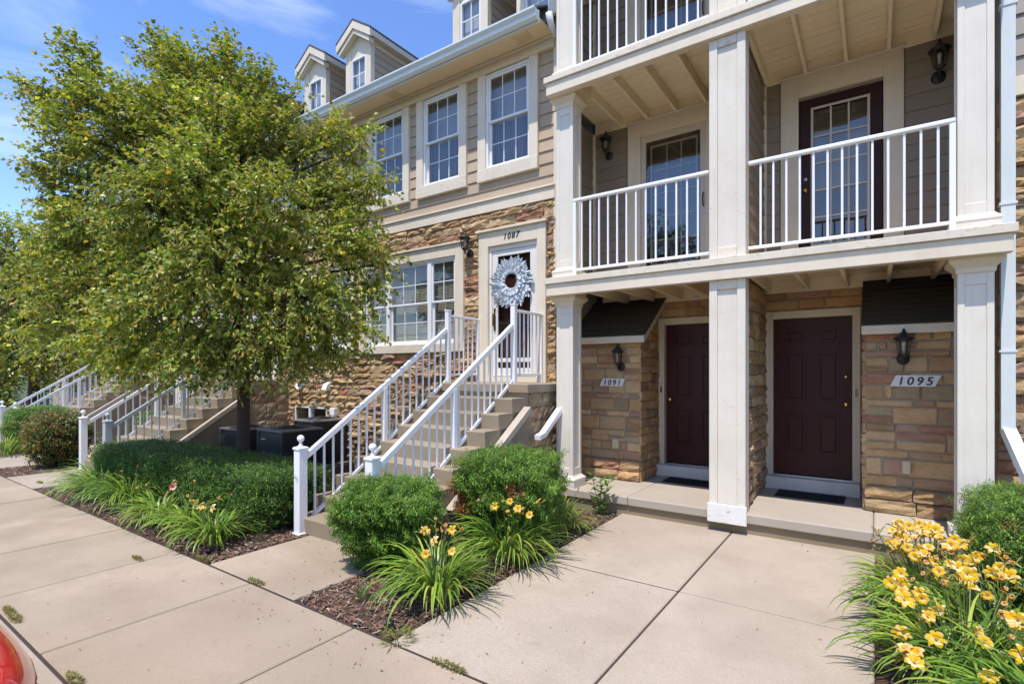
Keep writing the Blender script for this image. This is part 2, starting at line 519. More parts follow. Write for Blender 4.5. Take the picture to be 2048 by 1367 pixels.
def slab_set(parent, rects, z0=-0.10, z1=0.0, mat='concrete_pale', gap=0.0075, name='slab'):
    for (x0, x1, y0, y1) in rects:
        dz = random.uniform(-0.003, 0.003)
        MB().box(x0 + gap, x1 - gap, y0 + gap, y1 - gap, z0, z1 + dz, 0.007).build(name, mat, parent)
sw = bpy.data.objects.new('sidewalk', None); col.objects.link(sw); sw['kind'] = 'structure'; ORG['sidewalk'] = Vector((0, 0, 0))
xs = [-2.9 - 1.31 * k for k in range(26, 0, -1)] + [-2.9 + 1.31 * k for k in range(0, 7)]
slab_set(sw, [(xs[i], xs[i + 1], 0.975, 2.30) for i in range(len(xs) - 1)], mat='concrete_walk')
kb = bpy.data.objects.new('kerb', None); col.objects.link(kb); kb['kind'] = 'structure'; ORG['kerb'] = Vector((0, 0, 0))
slab_set(kb, [(-60 + 3 * k, -57 + 3 * k, 0.45, 0.965) for k in range(0, 24)], -0.30, 0.0, 'concrete_pale', 0.004, 'kerb_stone')
pad = bpy.data.objects.new('front_path', None); col.objects.link(pad); pad['kind'] = 'structure'; ORG['front_path'] = Vector((0, 0, 0))
slab_set(pad, [(-2.56, -1.28, 2.305, 4.14), (-1.28, 0.0, 2.305, 4.14), (-2.56, -1.28, 4.14, 6.04), (-1.28, 0.0, 4.14, 6.04)])
slab_set(pad, [(-4.93, -3.62, 2.305, 3.42)], mat='concrete_walk')
slab_set(pad, [(-11.75, -10.3, 2.305, 3.5), (-15.3, -12.95, 2.305, 4.14), (-15.3, -12.95, 4.14, 6.04), (-17.5, -16.0, 2.305, 3.5)])

simple('joint_felt', (0.050, 0.032, 0.026), 0.95, 0, 0.3, 60)
for nm, par, (x0, x1, y0, y1) in (('joint_filler', pad, (-2.555, -0.004, 4.1335, 4.1465)), ('joint_filler', sw, (-36.0, 5.0, 2.2935, 2.3115)), ('joint_filler', sw, (-36.0, 5.0, 0.962, 0.981)), ('joint_filler', pad, (-1.2865, -1.2735, 2.325, 4.132)), ('joint_filler', pad, (-1.2865, -1.2735, 4.148, 6.02))):
    MB().box(x0, x1, y0, y1, -0.09, -0.0055).build(nm, 'joint_felt', par)
# mulch beds: uneven sheets with loose chips
BEDS = [(-3.62, -2.56, 2.31, 6.0), (-10.30, -4.93, 2.31, 6.4), (0.0, 2.6, 2.31, 6.0), (-12.95, -11.75, 2.31, 6.0), (-16.0, -15.3, 2.31, 6.0), (-24, -17.5, 2.31, 6.4)]
def bed_mesh():
    mb = MB()
    for (x0, x1, y0, y1) in BEDS:
        nx, ny = max(2, int((x1 - x0) / 0.12)), max(2, int((y1 - y0) / 0.12))
        vs = []
        for j in range(ny + 1):
            for i in range(nx + 1):
                e = 0 if (i in (0, nx) or j in (0, ny)) else 1
                vs.append((lerp(x0, x1, i / nx), lerp(y0, y1, j / ny), -0.03 + e * (0.012 + 0.016 * random.random())))
        mb.add(vs, [(j * (nx + 1) + i, j * (nx + 1) + i + 1, (j + 1) * (nx + 1) + i + 1, (j + 1) * (nx + 1) + i) for j in range(ny) for i in range(nx)])
    o = mb.build('mulch_bed', 'mulch_ground'); o['kind'] = 'structure'
bed_mesh()
def chips():
    V, F, C = [], [], []
    spec = [((-3.61, -2.57, 2.33, 6.0), 9000), ((-5.9, -4.95, 2.33, 3.6), 4200), ((-10.2, -5.9, 2.33, 3.2), 5000), ((0.0, 1.2, 2.4, 6.0), 2500), ((-12.95, -11.75, 2.33, 4.0), 2500), ((-4.2, -2.2, 1.9, 2.32), 50), ((-2.6, -2.2, 2.4, 5.6), 70), ((-6.5, 0.0, 1.0, 6.0), 170), ((-4.95, -3.6, 2.4, 3.4), 50)]
    pal = np.array([(0.16, 0.085, 0.055), (0.10, 0.052, 0.035), (0.24, 0.14, 0.10), (0.30, 0.21, 0.165), (0.42, 0.32, 0.26), (0.07, 0.04, 0.03), (0.34, 0.15, 0.07)])
    for (x0, x1, y0, y1), n in spec:
        p = np.stack([rng.uniform(x0, x1, n), rng.uniform(y0, y1, n), rng.uniform(-0.018, 0.014, n) if n > 1000 else np.full(n, 0.006)], 1)
        a = rng.uniform(0, 2 * math.pi, n); L = rng.uniform(0.008, 0.034, n) * (1 if n > 1000 else 0.35); W = rng.uniform(0.003, 0.008, n) * (1 if n > 1000 else 0.7); t = rng.normal(0, 0.35, n); t2 = rng.normal(0, 0.5, n)
        u = np.stack([np.cos(a) * np.cos(t), np.sin(a) * np.cos(t), np.sin(t)], 1) * L[:, None]
        w = np.stack([-np.sin(a) * np.cos(t2), np.cos(a) * np.cos(t2), np.sin(t2)], 1) * W[:, None]
        q = np.stack([p - u - w, p + u - w * 0.4, p + u * 0.9 + w, p - u * 0.8 + w], 1).reshape(-1, 3)
        o = sum(len(k) for k in V)
        V.append(q); F.append(np.arange(o, o + 4 * n).reshape(-1, 4))
        C.append(pal[rng.choice(len(pal), n, p=[.28, .24, .2, .11, .05, .09, .03])] * rng.uniform(0.8, 1.2, (n, 1)))
    o = np_mesh('mulch_chips', np.concatenate(V), np.concatenate(F), np.concatenate(C), 'chips')
    o['kind'] = 'stuff'; o['label'] = 'brown shredded bark mulch chips covering the planting beds'
    o['category'] = 'mulch'
chips()

# ================================================================ STONEWORK
PAL_ROUGH = [((0.57, 0.385, 0.20), 5), ((0.65, 0.475, 0.275), 4), ((0.47, 0.30, 0.155), 3), ((0.47, 0.24, 0.15), 1.8), ((0.52, 0.32, 0.225), 2.0), ((0.42, 0.31, 0.20), 2.0)]
PAL_SMOOTH = [((0.53, 0.335, 0.16), 5), ((0.58, 0.40, 0.21), 4), ((0.43, 0.26, 0.135), 3.5), ((0.42, 0.20, 0.12), 2.4), ((0.41, 0.25, 0.165), 2.4), ((0.40, 0.295, 0.175), 1.8)]
PAL_STAIR = [((0.34, 0.26, 0.17), 4), ((0.30, 0.22, 0.14), 4), ((0.28, 0.17, 0.11), 1.5), ((0.38, 0.30, 0.20), 2)]
STONES = []     # (screen size, wall object, MB, material)
def stone_geo(o, U, V, N, u0, u1, v0, v1, bulge, rough, c, base=0.0, wob=0.004):
    """one stone: irregular front of 4 x 3 cells with chamfered rim and sides; o + U*u + V*v + N*n"""
    mb = MB()
    L, Hh = u1 - u0, v1 - v0
    nx = 4 if L > 0.17 else 3
    ny = 3
    g = []
    for j in range(ny + 1):
        for i in range(nx + 1):
            fu, fv = i / nx, j / ny
            rim = i in (0, nx) or j in (0, ny)
            if rough:
                if 0 < i < nx: fu += random.uniform(-0.30, 0.30) / nx
                if 0 < j < ny: fv += random.uniform(-0.28, 0.28) / ny
            else:
                if i == 1: fu = min(0.012 / L, 0.2)
                if i == nx - 1: fu = 1 - min(0.012 / L, 0.2)
                if j == 1: fv = min(0.010 / Hh, 0.2)
                if j == ny - 1: fv = 1 - min(0.010 / Hh, 0.2)
            n = base + (bulge * random.uniform(0.15, 0.85) if rough else random.uniform(0.0, 0.003)) if rim else base + bulge * (random.uniform(0.45, 1.2) if rough else random.uniform(0.8, 1.1))
            du = random.uniform(-wob, wob) if rim else 0
            dv = random.uniform(-wob, wob) if rim else 0
            g.append(o + U * (u0 + L * fu + du) + V * (v0 + Hh * fv + dv) + N * n)
    fs = [(j * (nx + 1) + i, j * (nx + 1) + i + 1, (j + 1) * (nx + 1) + i + 1, (j + 1) * (nx + 1) + i) for j in range(ny) for i in range(nx)]
    rimi = [i for i in range(nx + 1)] + [j * (nx + 1) + nx for j in range(1, ny + 1)] + [ny * (nx + 1) + i for i in range(nx - 1, -1, -1)] + [j * (nx + 1) for j in range(ny - 1, 0, -1)]
    k = len(g)
    back = []
    for r in rimi:
        p = g[r]; back.append(p - N * ((p - o).dot(N) + 0.03))
    vs = g + back
    m = len(rimi)
    for a in range(m):
        b2 = (a + 1) % m
        fs.append((rimi[b2], rimi[a], k + a, k + b2))
    if U.cross(V).dot(N) < 0: fs = [f[::-1] for f in fs]
    mb.add(vs, fs, c)
    return mb
def pick(pal):
    r = random.uniform(0, sum(w for _, w in pal))
    for c, w in pal:
        r -= w
        if r <= 0: break
    k = random.uniform(0.82, 1.16); h = random.uniform(-0.03, 0.03)
    return (max(0, c[0] * k), max(0, c[1] * k * (1 + h)), max(0, c[2] * k))
def lay_stones(wall, o, U, V, N, ul, vl, holes, pal, mat, hr=(0.10, 0.19), lr=(0.16, 0.48), gap=0.006, bulge=(0.03, 0.065), rough=True, base=0.012, wob=0.005, jag=True):
    o, U, V, N = Vector(o), Vector(U), Vector(V), Vector(N)
    keys = sorted({vl[0], vl[1]} | {h[2] for h in holes if vl[0] < h[2] < vl[1]} | {h[3] for h in holes if vl[0] < h[3] < vl[1]})
    for a, b in zip(keys, keys[1:]):
        if b - a < 0.03: continue
        n = max(1, round((b - a) / ((hr[0] + hr[1]) / 2)))
        ws = [random.uniform(hr[0], hr[1]) for _ in range(n)]
        t = sum(ws); z = a
        for w in ws:
            z0, z1 = z, z + w * (b - a) / t
            z = z1
            mid = (z0 + z1) / 2
            iv = [(ul[0], ul[1])]
            for h in holes:
                if h[2] < mid < h[3]:
                    nv = []
                    for p, q in iv:
                        if h[1] <= p or h[0] >= q: nv.append((p, q)); continue
                        if h[0] > p: nv.append((p, h[0]))
                        if h[1] < q: nv.append((h[1], q))
                    iv = nv
            for p, q in iv:
                if q - p < 0.03: continue
                u = p
                while u < q - 0.001:
                    l = random.uniform(*lr)
                    if rough is False and random.random() < 0.25: l *= 0.6
                    if q - (u + l) < lr[0] * 0.7: l = q - u
                    u1 = min(q, u + l)
                    split = jag and (z1 - z0) > 0.15 and (u1 - u) > 0.2 and random.random() < 0.3
                    cells = [(z0, z1)] if not split else [(z0, lerp(z0, z1, s0)) if k == 0 else (lerp(z0, z1, s0), z1) for s0 in [random.uniform(0.4, 0.6)] for k in (0, 1)]
                    for (c0, c1) in cells:
                        mb = stone_geo(o, U, V, N, u + gap / 2, u1 - gap / 2, c0 + gap / 2, c1 - gap / 2, random.uniform(*bulge), rough, pick(pal), base, wob)
                        ctr = o + U * ((u + u1) / 2) + V * ((c0 + c1) / 2)
                        pr = project(ctr)
                        sz = 0.0
                        if pr and -20 < pr[0] < 2068 and -20 < pr[1] < 1387:
                            view = (Vector((0, 0, CAM_H)) - ctr).normalized()
                            sz = (u1 - u) * (c1 - c0) * max(0, view.dot(N)) / pr[2] ** 2
                        STONES.append((sz, wall, mb, mat))
                    u = u1

# ================================================================ THE TOWNHOUSE
MW = 6.42
bld = thing('townhouse', (-5.0, 6.4, 0.0), 'long tan townhouse row with stone base, clapboard siding, dormers and white porches', 'house')

def cells(ul, vl, holes):
    us = sorted({ul[0], ul[1]} | {min(max(h[k], ul[0]), ul[1]) for h in holes for k in (0, 1)})
    vs = sorted({vl[0], vl[1]} | {min(max(h[k], vl[0]), vl[1]) for h in holes for k in (2, 3)})
    for v0, v1 in zip(vs, vs[1:]):
        run = None
        for u0, u1 in zip(us, us[1:]):
            um, vm = (u0 + u1) / 2, (v0 + v1) / 2
            if any(h[0] < um < h[1] and h[2] < vm < h[3] for h in holes):
                if run: yield (*run, v0, v1)
                run = None
            else:
                run = (run[0], u1) if run else (u0, u1)
        if run: yield (*run, v0, v1)
def wall_y(name, mat, x0, x1, z0, z1, yf, yb, holes):
    mb = MB()
    for a, b, c, d in cells((x0, x1), (z0, z1), holes): mb.box(a, b, yf, yb, c, d)
    return mb.build(name, mat, bld)
def boards_y(parent, mat, x0, x1, z0, z1, yf, holes=(), ex=0.19, t=0.022):
    """lap siding on a wall facing -Y; one object for each board piece"""
    n = max(1, round((z1 - z0) / ex)); e = (z1 - z0) / n
    for i in range(n):
        a, b = z0 + i * e, z0 + (i + 1) * e
        m_ = (a + b) / 2
        iv = [(x0, x1)]
        for h in holes:
            if h[2] < m_ < h[3]:
                nv = []
                for p, q in iv:
                    if h[1] <= p or h[0] >= q: nv.append((p, q)); continue
                    if h[0] > p: nv.append((p, h[0]))
                    if h[1] < q: nv.append((h[1], q))
                iv = nv
        for p, q in iv:
            segs = [(p, q)]
            if q - p > 4.2:
                k = p + random.uniform(0.35, 0.65) * (q - p); segs = [(p, k - 0.0015), (k + 0.0015, q)]
            for p2, q2 in segs:
                if q2 - p2 > 0.02:
                    MB().prism([(yf - t, a), (yf - t, a + 0.004), (yf - 0.003, b + 0.012), (yf + 0.01, b + 0.012), (yf + 0.01, a)], p2, q2, 'X').build('siding_board', mat, parent)
def boards_x(parent, mat, y0, y1, z0, z1, xf, sgn, ex=0.19, t=0.022, slope=None):
    """lap siding on a wall facing sgn*X"""
    n = max(1, round((z1 - z0) / ex)); e = (z1 - z0) / n
    for i in range(n):
        a, b = z0 + i * e, z0 + (i + 1) * e
        ya, yb_ = y0, y1
        if slope: yb_ = min(y1, slope((a + b) / 2))
        if yb_ - ya < 0.03: continue
        MB().prism([(xf + sgn * t, a), (xf + sgn * t, a + 0.004), (xf + sgn * 0.003, b + 0.012), (xf - sgn * 0.01, b + 0.012), (xf - sgn * 0.01, a)], ya, yb_, 'Y').build('siding_board', mat, parent)

# ---- windows -----------------------------------------------------------------
def pane(parent, x0, x1, z0, z1, y, mat='glass'):
    tx, tz = random.gauss(0, 0.0012), random.gauss(0, 0.0012)
    w, h = x1 - x0, z1 - z0
    MB().add([(x0, y - tx, z0), (x1, y + tx, z0), (x1, y + tx + tz, z1), (x0, y - tx + tz, z1)], [(0, 1, 2, 3)]).build('pane', mat, parent)
def sash(win, x0, x1, z0, z1, y, cols, rows, st=0.035, mat='vinyl_white', gmat='glass', mun=0.014):
    mb = MB()
    mb.box(x0, x0 + st, y, y + 0.035, z0, z1, 0.003); mb.box(x1 - st, x1, y, y + 0.035, z0, z1, 0.003)
    mb.box(x0 + st, x1 - st, y + 0.001, y + 0.034, z0, z0 + st, 0.003); mb.box(x0 + st, x1 - st, y + 0.001, y + 0.034, z1 - st, z1, 0.003)
    mb.build('sash', mat, win)
    a0, a1, b0, b1 = x0 + st, x1 - st, z0 + st, z1 - st
    mb = MB()
    for i in range(1, cols): mb.box(lerp(a0, a1, i / cols) - mun / 2, lerp(a0, a1, i / cols) + mun / 2, y + 0.012, y + 0.022, b0, b1, 0.002)
    for j in range(1, rows): mb.box(a0, a1, y + 0.0125, y + 0.0215, lerp(b0, b1, j / rows) - mun / 2, lerp(b0, b1, j / rows) + mun / 2, 0.002)
    if cols * rows > 1: mb.build('muntin', mat, win)
    for i in range(cols):
        for j in range(rows):
            pane(win, lerp(a0, a1, i / cols), lerp(a0, a1, (i + 1) / cols), lerp(b0, b1, j / rows), lerp(b0, b1, (j + 1) / rows), y + 0.018, gmat)
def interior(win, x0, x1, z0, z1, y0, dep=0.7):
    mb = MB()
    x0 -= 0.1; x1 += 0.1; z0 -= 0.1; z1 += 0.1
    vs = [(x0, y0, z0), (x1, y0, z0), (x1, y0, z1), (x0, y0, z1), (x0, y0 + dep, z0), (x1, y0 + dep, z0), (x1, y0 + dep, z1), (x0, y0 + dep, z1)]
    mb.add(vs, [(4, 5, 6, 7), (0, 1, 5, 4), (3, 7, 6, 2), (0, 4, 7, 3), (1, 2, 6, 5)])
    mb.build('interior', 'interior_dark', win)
def blind(win, x0, x1, z0, z1, y, tilt=0.5, mat='blind_cream', step=0.028):
    mb = MB(); z = z1
    while z > z0:
        mb.add([(x0, y - 0.012, z - 0.012 * tilt), (x1, y - 0.012, z - 0.012 * tilt), (x1, y + 0.012, z + 0.012 * tilt), (x0, y + 0.012, z + 0.012 * tilt)], [(0, 1, 2, 3)])
        z -= step
    mb.build('blind', mat, win)
def upper_window(xc, far=False):
    """double hung window, three by two panes in each sash, with wide painted casing"""
    w = part_empty('window', (xc, MW, 4.66), bld)
    x0, x1 = xc - 0.40, xc + 0.40
    z0, z1 = 4.84, 6.29
    box('casing', 'trim_paint', w, x0 - 0.15, x0, 6.355, 6.46, 4.66, 6.297)
    box('casing', 'trim_paint', w, x1, x1 + 0.15, 6.355, 6.46, 4.66, 6.297)
    box('sill', 'trim_worn', w, x0 - 0.152, x1 + 0.152, 6.345, 6.46, 4.655, 4.84)
    mb = MB(); f = 0.035
    mb.box(x0, x0 + f, 6.385, 6.46, z0, z1, 0.003); mb.box(x1 - f, x1, 6.385, 6.46, z0, z1, 0.003)
    mb.box(x0 + f, x1 - f, 6.386, 6.46, z0, z0 + f, 0.003); mb.box(x0 + f, x1 - f, 6.386, 6.46, z1 - f, z1, 0.003)
    mb.build('frame', 'vinyl_white', w)
    zm = (z0 + z1) / 2
    sash(w, x0 + f, x1 - f, zm - 0.02, z1 - f, 6.40, 3, 2)
    sash(w, x0 + f, x1 - f, z0 + f, zm + 0.02, 6.436, 3, 2)
    interior(w, x0, x1, z0, z1, 6.50)
    if not far:
        mb = MB(); n = 26     # pleated curtain behind the lower sash
        vs = []
        for i in range(n + 1):
            xx = lerp(x0, x1, i / n); yy = 6.60 + 0.02 * math.sin(i * 2.4) + 0.01 * math.sin(i * 5.1)
            vs += [(xx, yy, z0 - 0.05), (xx, yy, zm + 0.35)]
        mb.add(vs, [(2 * i, 2 * i + 2, 2 * i + 3, 2 * i + 1) for i in range(n)])
        mb.build('curtain', 'curtain', w)
        box('shade', 'roller_shade', w, x0, x1, 6.575, 6.58, zm + 0.02, z1, 0)
simple('curtain', (0.20, 0.20, 0.21), 0.9)
simple('roller_shade', (0.42, 0.42, 0.44), 0.9)
UPW = [-4.53, -5.86, -7.14, -8.62, -9.92, -11.25]
for x in UPW: upper_window(x, x < -8)

def triple_window(xr, xl, z0=2.20, z1=3.60, far=False):
    w = part_empty('window', ((xr + xl) / 2, MW, z0), bld)
    X0, X1 = xl, xr
    t = 0.17
    box('casing', 'trim_paint', w, X0 - t, X0, 6.345, 6.47, z0 - 0.14, z1 + 0.18)
    box('casing', 'trim_paint', w, X1, X1 + t, 6.345, 6.47, z0 - 0.14, z1 + 0.18)
    box('casing', 'trim_paint', w, X0, X1, 6.347, 6.47, z1, z1 + 0.178)
    box('drip_cap', 'trim_paint', w, X0 - t - 0.03, X1 + t + 0.03, 6.315, 6.47, z1 + 0.1815, z1 + 0.21)
    box('sill', 'trim_worn', w, X0, X1, 6.335, 6.47, z0 - 0.142, z0)
    mb = MB(); f = 0.04
    W = X1 - X0
    bx = [X0, X0 + W * 0.27, X1 - W * 0.27, X1]
    for k, x in enumerate(bx):
        a = x - (0 if k == 0 else f); b_ = x + (0 if k == 3 else f)
        mb.box(a, b_, 6.375, 6.46, z0 + f, z1 - f, 0.003)
    mb.box(X0, X1, 6.376, 6.46, z0, z0 + f, 0.003); mb.box(X0, X1, 6.376, 6.46, z1 - f, z1, 0.003)
    mb.build('frame', 'vinyl_white', w)
    zm = (z0 + z1) / 2
    for k in range(3):
        a, b_ = bx[k] + f, bx[k + 1] - f
        c = 3 if k == 1 else 2
        sash(w, a, b_, zm - 0.02, z1 - f, 6.395, c, 2, 0.03)
        sash(w, a, b_, z0 + f, zm + 0.02, 6.43, c, 2, 0.03)
    interior(w, X0, X1, z0, z1, 6.50, 0.9)
    blind(w, X0 + 0.02, X1 - 0.02, z0 + 0.02, z1 - 0.02, 6.54, 1.35, step=0.026)
triple_window(-5.53, -7.72)
triple_window(-8.20, -10.05, far=True)

# basement window and vents on the stone wall
w = part_empty('basement_window', (-9.45, MW, 0.72), bld)
mb = MB(); mb.box(-9.99, -9.96, 6.39, 6.47, 0.70, 1.03, 0.004); mb.box(-8.94, -8.91, 6.39, 6.47, 0.70, 1.03, 0.004); mb.box(-9.96, -8.94, 6.391, 6.47, 1.0, 1.03, 0.004); mb.box(-9.96, -8.94, 6.361, 6.47, 0.70, 0.75, 0.004); mb.box(-9.48, -9.42, 6.37, 6.47, 0.75, 1.0, 0.004)
mb.build('frame', 'vinyl_white', w)
for a, b_ in ((-9.96, -9.48), (-9.42, -8.94)): pane(w, a, b_, 0.75, 1.0, 6.41)
interior(w, -9.96, -8.94, 0.75, 1.0, 6.49, 0.4)
for xc, zc in ((-9.72, 1.47), (-8.82, 1.47)):
    MB().prism([(6.40, zc + 0.07), (6.30, zc + 0.03), (6.25, zc - 0.07), (6.25, zc - 0.085), (6.40, zc - 0.085)], xc - 0.07, xc + 0.07, 'X').build('vent_hood', 'vinyl_white', bld)
mb = MB(); mb.box(-8.66, -8.52, 6.27, 6.40, 0.90, 1.04, 0.01); mb.lathe([(0.05, 0.80), (0.06, 0.90)], -8.59, 6.33, 10); mb.build('vent_hood', 'vinyl_white', bld)

# ---- the walls ---------------------------------------------------------------
XL, XR = -12.35, -3.70
H_DOOR = (-5.06, -3.83, 1.50, 3.862)
H_TW = (-7.89, -5.36, 2.06, 3.78)
H_TW2 = (-10.22, -8.03, 2.06, 3.78)
H_BW = (-10.0, -8.90, 0.70, 1.035)
H_DOOR2 = (-11.80, -10.57, 1.50, 3.862)
mhol = [H_DOOR, H_TW, H_TW2, H_BW, H_DOOR2]
inset = [(h[0] + 0.05, h[1] - 0.05, h[2] + 0.05, h[3] - 0.05) for h in mhol]
sw_main = wall_y('stone_wall', 'mortar', XL, XR, -0.1, 4.16, MW, 6.65, inset)
lay_stones(sw_main, (0, MW, 0), (1, 0, 0), (0, 0, 1), (0, -1, 0), (XL, XR), (-0.03, 4.16), mhol + [(-5.2, -3.6, -1, 1.5), (-11.9, -10.3, -1, 1.5)], PAL_ROUGH, 'stone_rough', (0.075, 0.135), (0.15, 0.50), 0.007, (0.025, 0.075), wob=0.008)
uh = [(x - 0.40, x + 0.40, 4.84, 6.29) for x in UPW]
uhc = [(x - 0.45, x + 0.45, 4.75, 6.35) for x in UPW]
sd_main = wall_y('siding_wall', 'siding_tan', XL, XR, 4.165, 6.47, MW + 0.012, 6.60, uh)
boards_y(sd_main, 'siding_tan', XL, XR, 4.35, 6.30, MW, [(x - 0.53, x + 0.53, 4.67, 6.40) for x in UPW], 0.185)
box('band_board', 'trim_paint', bld, XL, XR, 6.36, 6.44, 4.175, 4.345)
box('band_cap', 'trim_paint', bld, XL, XR, 6.335, 6.45, 4.3465, 4.375)
box('frieze_board', 'trim_paint', bld, XL, XR, 6.35, 6.44, 6.30, 6.425)
box('frieze_cap', 'trim_paint', bld, XL, XR, 6.31, 6.44, 6.4265, 6.455)
# eave: soffit, fascia, gutter, roof
def eave(x0, x1):
    so = box('soffit', 'soffit_paint', bld, x0, x1, 5.965, 6.60, 6.457, 6.475)
    box('fascia', 'gutter_paint', bld, x0, x1, 5.935, 5.962, 6.40, 6.57)
    MB().prism([(5.932, 6.425), (5.90, 6.42), (5.862, 6.455), (5.857, 6.50), (5.825, 6.545), (5.825, 6.57), (5.84, 6.57), (5.845, 6.555), (5.932, 6.555)], x0, x1, 'X').build('gutter', 'gutter_paint', bld)
    MB().prism([(5.90, 6.574), (5.90, 6.60), (12.5, 10.56), (12.5, 10.53)], x0, x1, 'X').build('roof', 'roof_grey', bld)
    return so
so = eave(XL, XR)
for xx in (-6.75, -4.10, -9.4):
    mb = MB()
    for k in range(6): mb.box(xx - 0.13, xx + 0.13, 6.10 + k * 0.027, 6.115 + k * 0.027, 6.449, 6.4565)
    mb.box(xx - 0.15, xx + 0.15, 6.085, 6.098, 6.447, 6.4565); mb.box(xx - 0.15, xx + 0.15, 6.255, 6.268, 6.447, 6.4565)
    mb.build('soffit_vent', 'soffit_paint', so)

# ---- dormers -----------------------------------------------------------------
def dormer(xc):
    d = part_empty('dormer', (xc, 6.2, 6.6), bld)
    yf, hw, zb, ze, zp = 6.15, 0.33, 6.60, 7.62, 7.90
    roofz = lambda y: 6.60 + (y - 5.90) * 0.6
    yend = lambda z: 5.90 + (z - 6.60) / 0.6
    # front: casing with arched gable panel
    mb = MB()
    mb.box(xc - hw, xc - 0.205, yf, yf + 0.06, zb, ze, 0.004); mb.box(xc + 0.205, xc + hw, yf, yf + 0.06, zb, ze, 0.004)
    mb.prism([(xc - 0.204, 7.42), (xc + 0.204, 7.42), (xc + 0.204, 7.60), (xc, 7.79), (xc - 0.204, 7.60)], yf + 0.015, yf + 0.07, 'Y')
    mb.prism([(xc - hw, ze), (xc - 0.204, ze - 0.02), (xc, 7.79), (xc + 0.204, ze - 0.02), (xc + hw, ze), (xc, zp)], yf + 0.003, yf + 0.05, 'Y')
    mb.build('front_panel', 'trim_paint', d)
    mb = MB(); mb.box(xc - 0.20, xc - 0.17, yf + 0.008, yf + 0.06, zb, 7.40, 0.003); mb.box(xc + 0.17, xc + 0.20, yf + 0.008, yf + 0.06, zb, 7.40, 0.003); mb.box(xc - 0.17, xc + 0.17, yf + 0.009, yf + 0.06, 7.37, 7.415, 0.003)
    mb.box(xc - 0.008, xc + 0.008, yf + 0.03, yf + 0.042, zb, 7.37)
    for z in (6.86, 7.11): mb.box(xc - 0.17, xc + 0.17, yf + 0.031, yf + 0.041, z - 0.008, z + 0.008)
    mb.build('window_frame', 'vinyl_white', d)
    for i in (0, 1):
        for j, (a, b_) in enumerate(((6.60, 6.86), (6.86, 7.11), (7.11, 7.37))): pane(d, xc - 0.17 + 0.17 * i, xc + 0.17 * i, a, b_, yf + 0.036)
    box('blind', 'dormer_blind', d, xc - 0.2, xc + 0.2, yf + 0.10, yf + 0.11, zb, 7.42, 0)
    # cheeks
    for s in (-1, 1):
        MB().prism([(yf + 0.05, zb), (yend(ze), ze), (yf + 0.05, ze)], xc + s * (hw - 0.05), xc + s * (hw - 0.012), 'X').build('cheek', 'siding_tan', d)
        boards_x(d, 'siding_tan', yf + 0.09, 9.0, zb - 0.02, ze - 0.10, xc + s * (hw - 0.012), s, 0.135, 0.014, yend)
        MB().box(xc + s * (hw - 0.02), xc + s * (hw + 0.012), yf - 0.004, yf + 0.09, zb, ze, 0.003).build('corner_board', 'trim_paint', d)
        MB().box(xc + s * (hw - 0.02), xc + s * (hw + 0.01), yf + 0.0915, yend(ze), ze - 0.10, ze, 0.003).build('frieze_board', 'trim_paint', d)
    # gable roof with soffit and rakes
    yr, ov = 6.02, 0.47
    zo = 7.56
    for s in (-1, 1):
        ye = yend(zo) + 0.1
        MB().add([(xc, yr, 8.0), (xc + s * ov, yr, 7.70), (xc + s * ov, ye + 0.1, 7.70), (xc, yend(8.0), 8.0), (xc, yr, 8.03), (xc + s * ov, yr, 7.73), (xc + s * ov, ye + 0.1, 7.73), (xc, yend(8.03), 8.03)],
                 [(0, 1, 2, 3), (4, 7, 6, 5), (0, 4, 5, 1), (1, 5, 6, 2)]).build('roof', 'roof_grey', d)
        MB().prism([(xc, 7.995), (xc + s * (ov - 0.004), 7.695), (xc + s * (ov - 0.004), 7.56), (xc, 7.86)], yr + 0.006, yr + 0.05, 'Y').build('rake_board', 'trim_paint', d)
        MB().prism([(xc, 7.855), (xc + s * (ov - 0.05), 7.572), (xc + s * (ov - 0.06), 7.50), (xc, 7.78)], yr + 0.03, yr + 0.14, 'Y').build('rake_moulding', 'trim_paint', d)
        MB().prism([(xc + s * (hw - 0.02), ze + 0.001), (xc + s * (ov - 0.007), 7.60), (xc + s * (ov - 0.007), 7.695), (xc + s * (hw - 0.02), 7.78)], yr + 0.052, ye + 0.1, 'Y').build('eave_board', 'trim_paint', d)
simple('dormer_blind', (0.60, 0.60, 0.63), 0.9)
for x in (-3.86, -5.06, -7.66, -8.94, -12.9, -14.2): dormer(x)

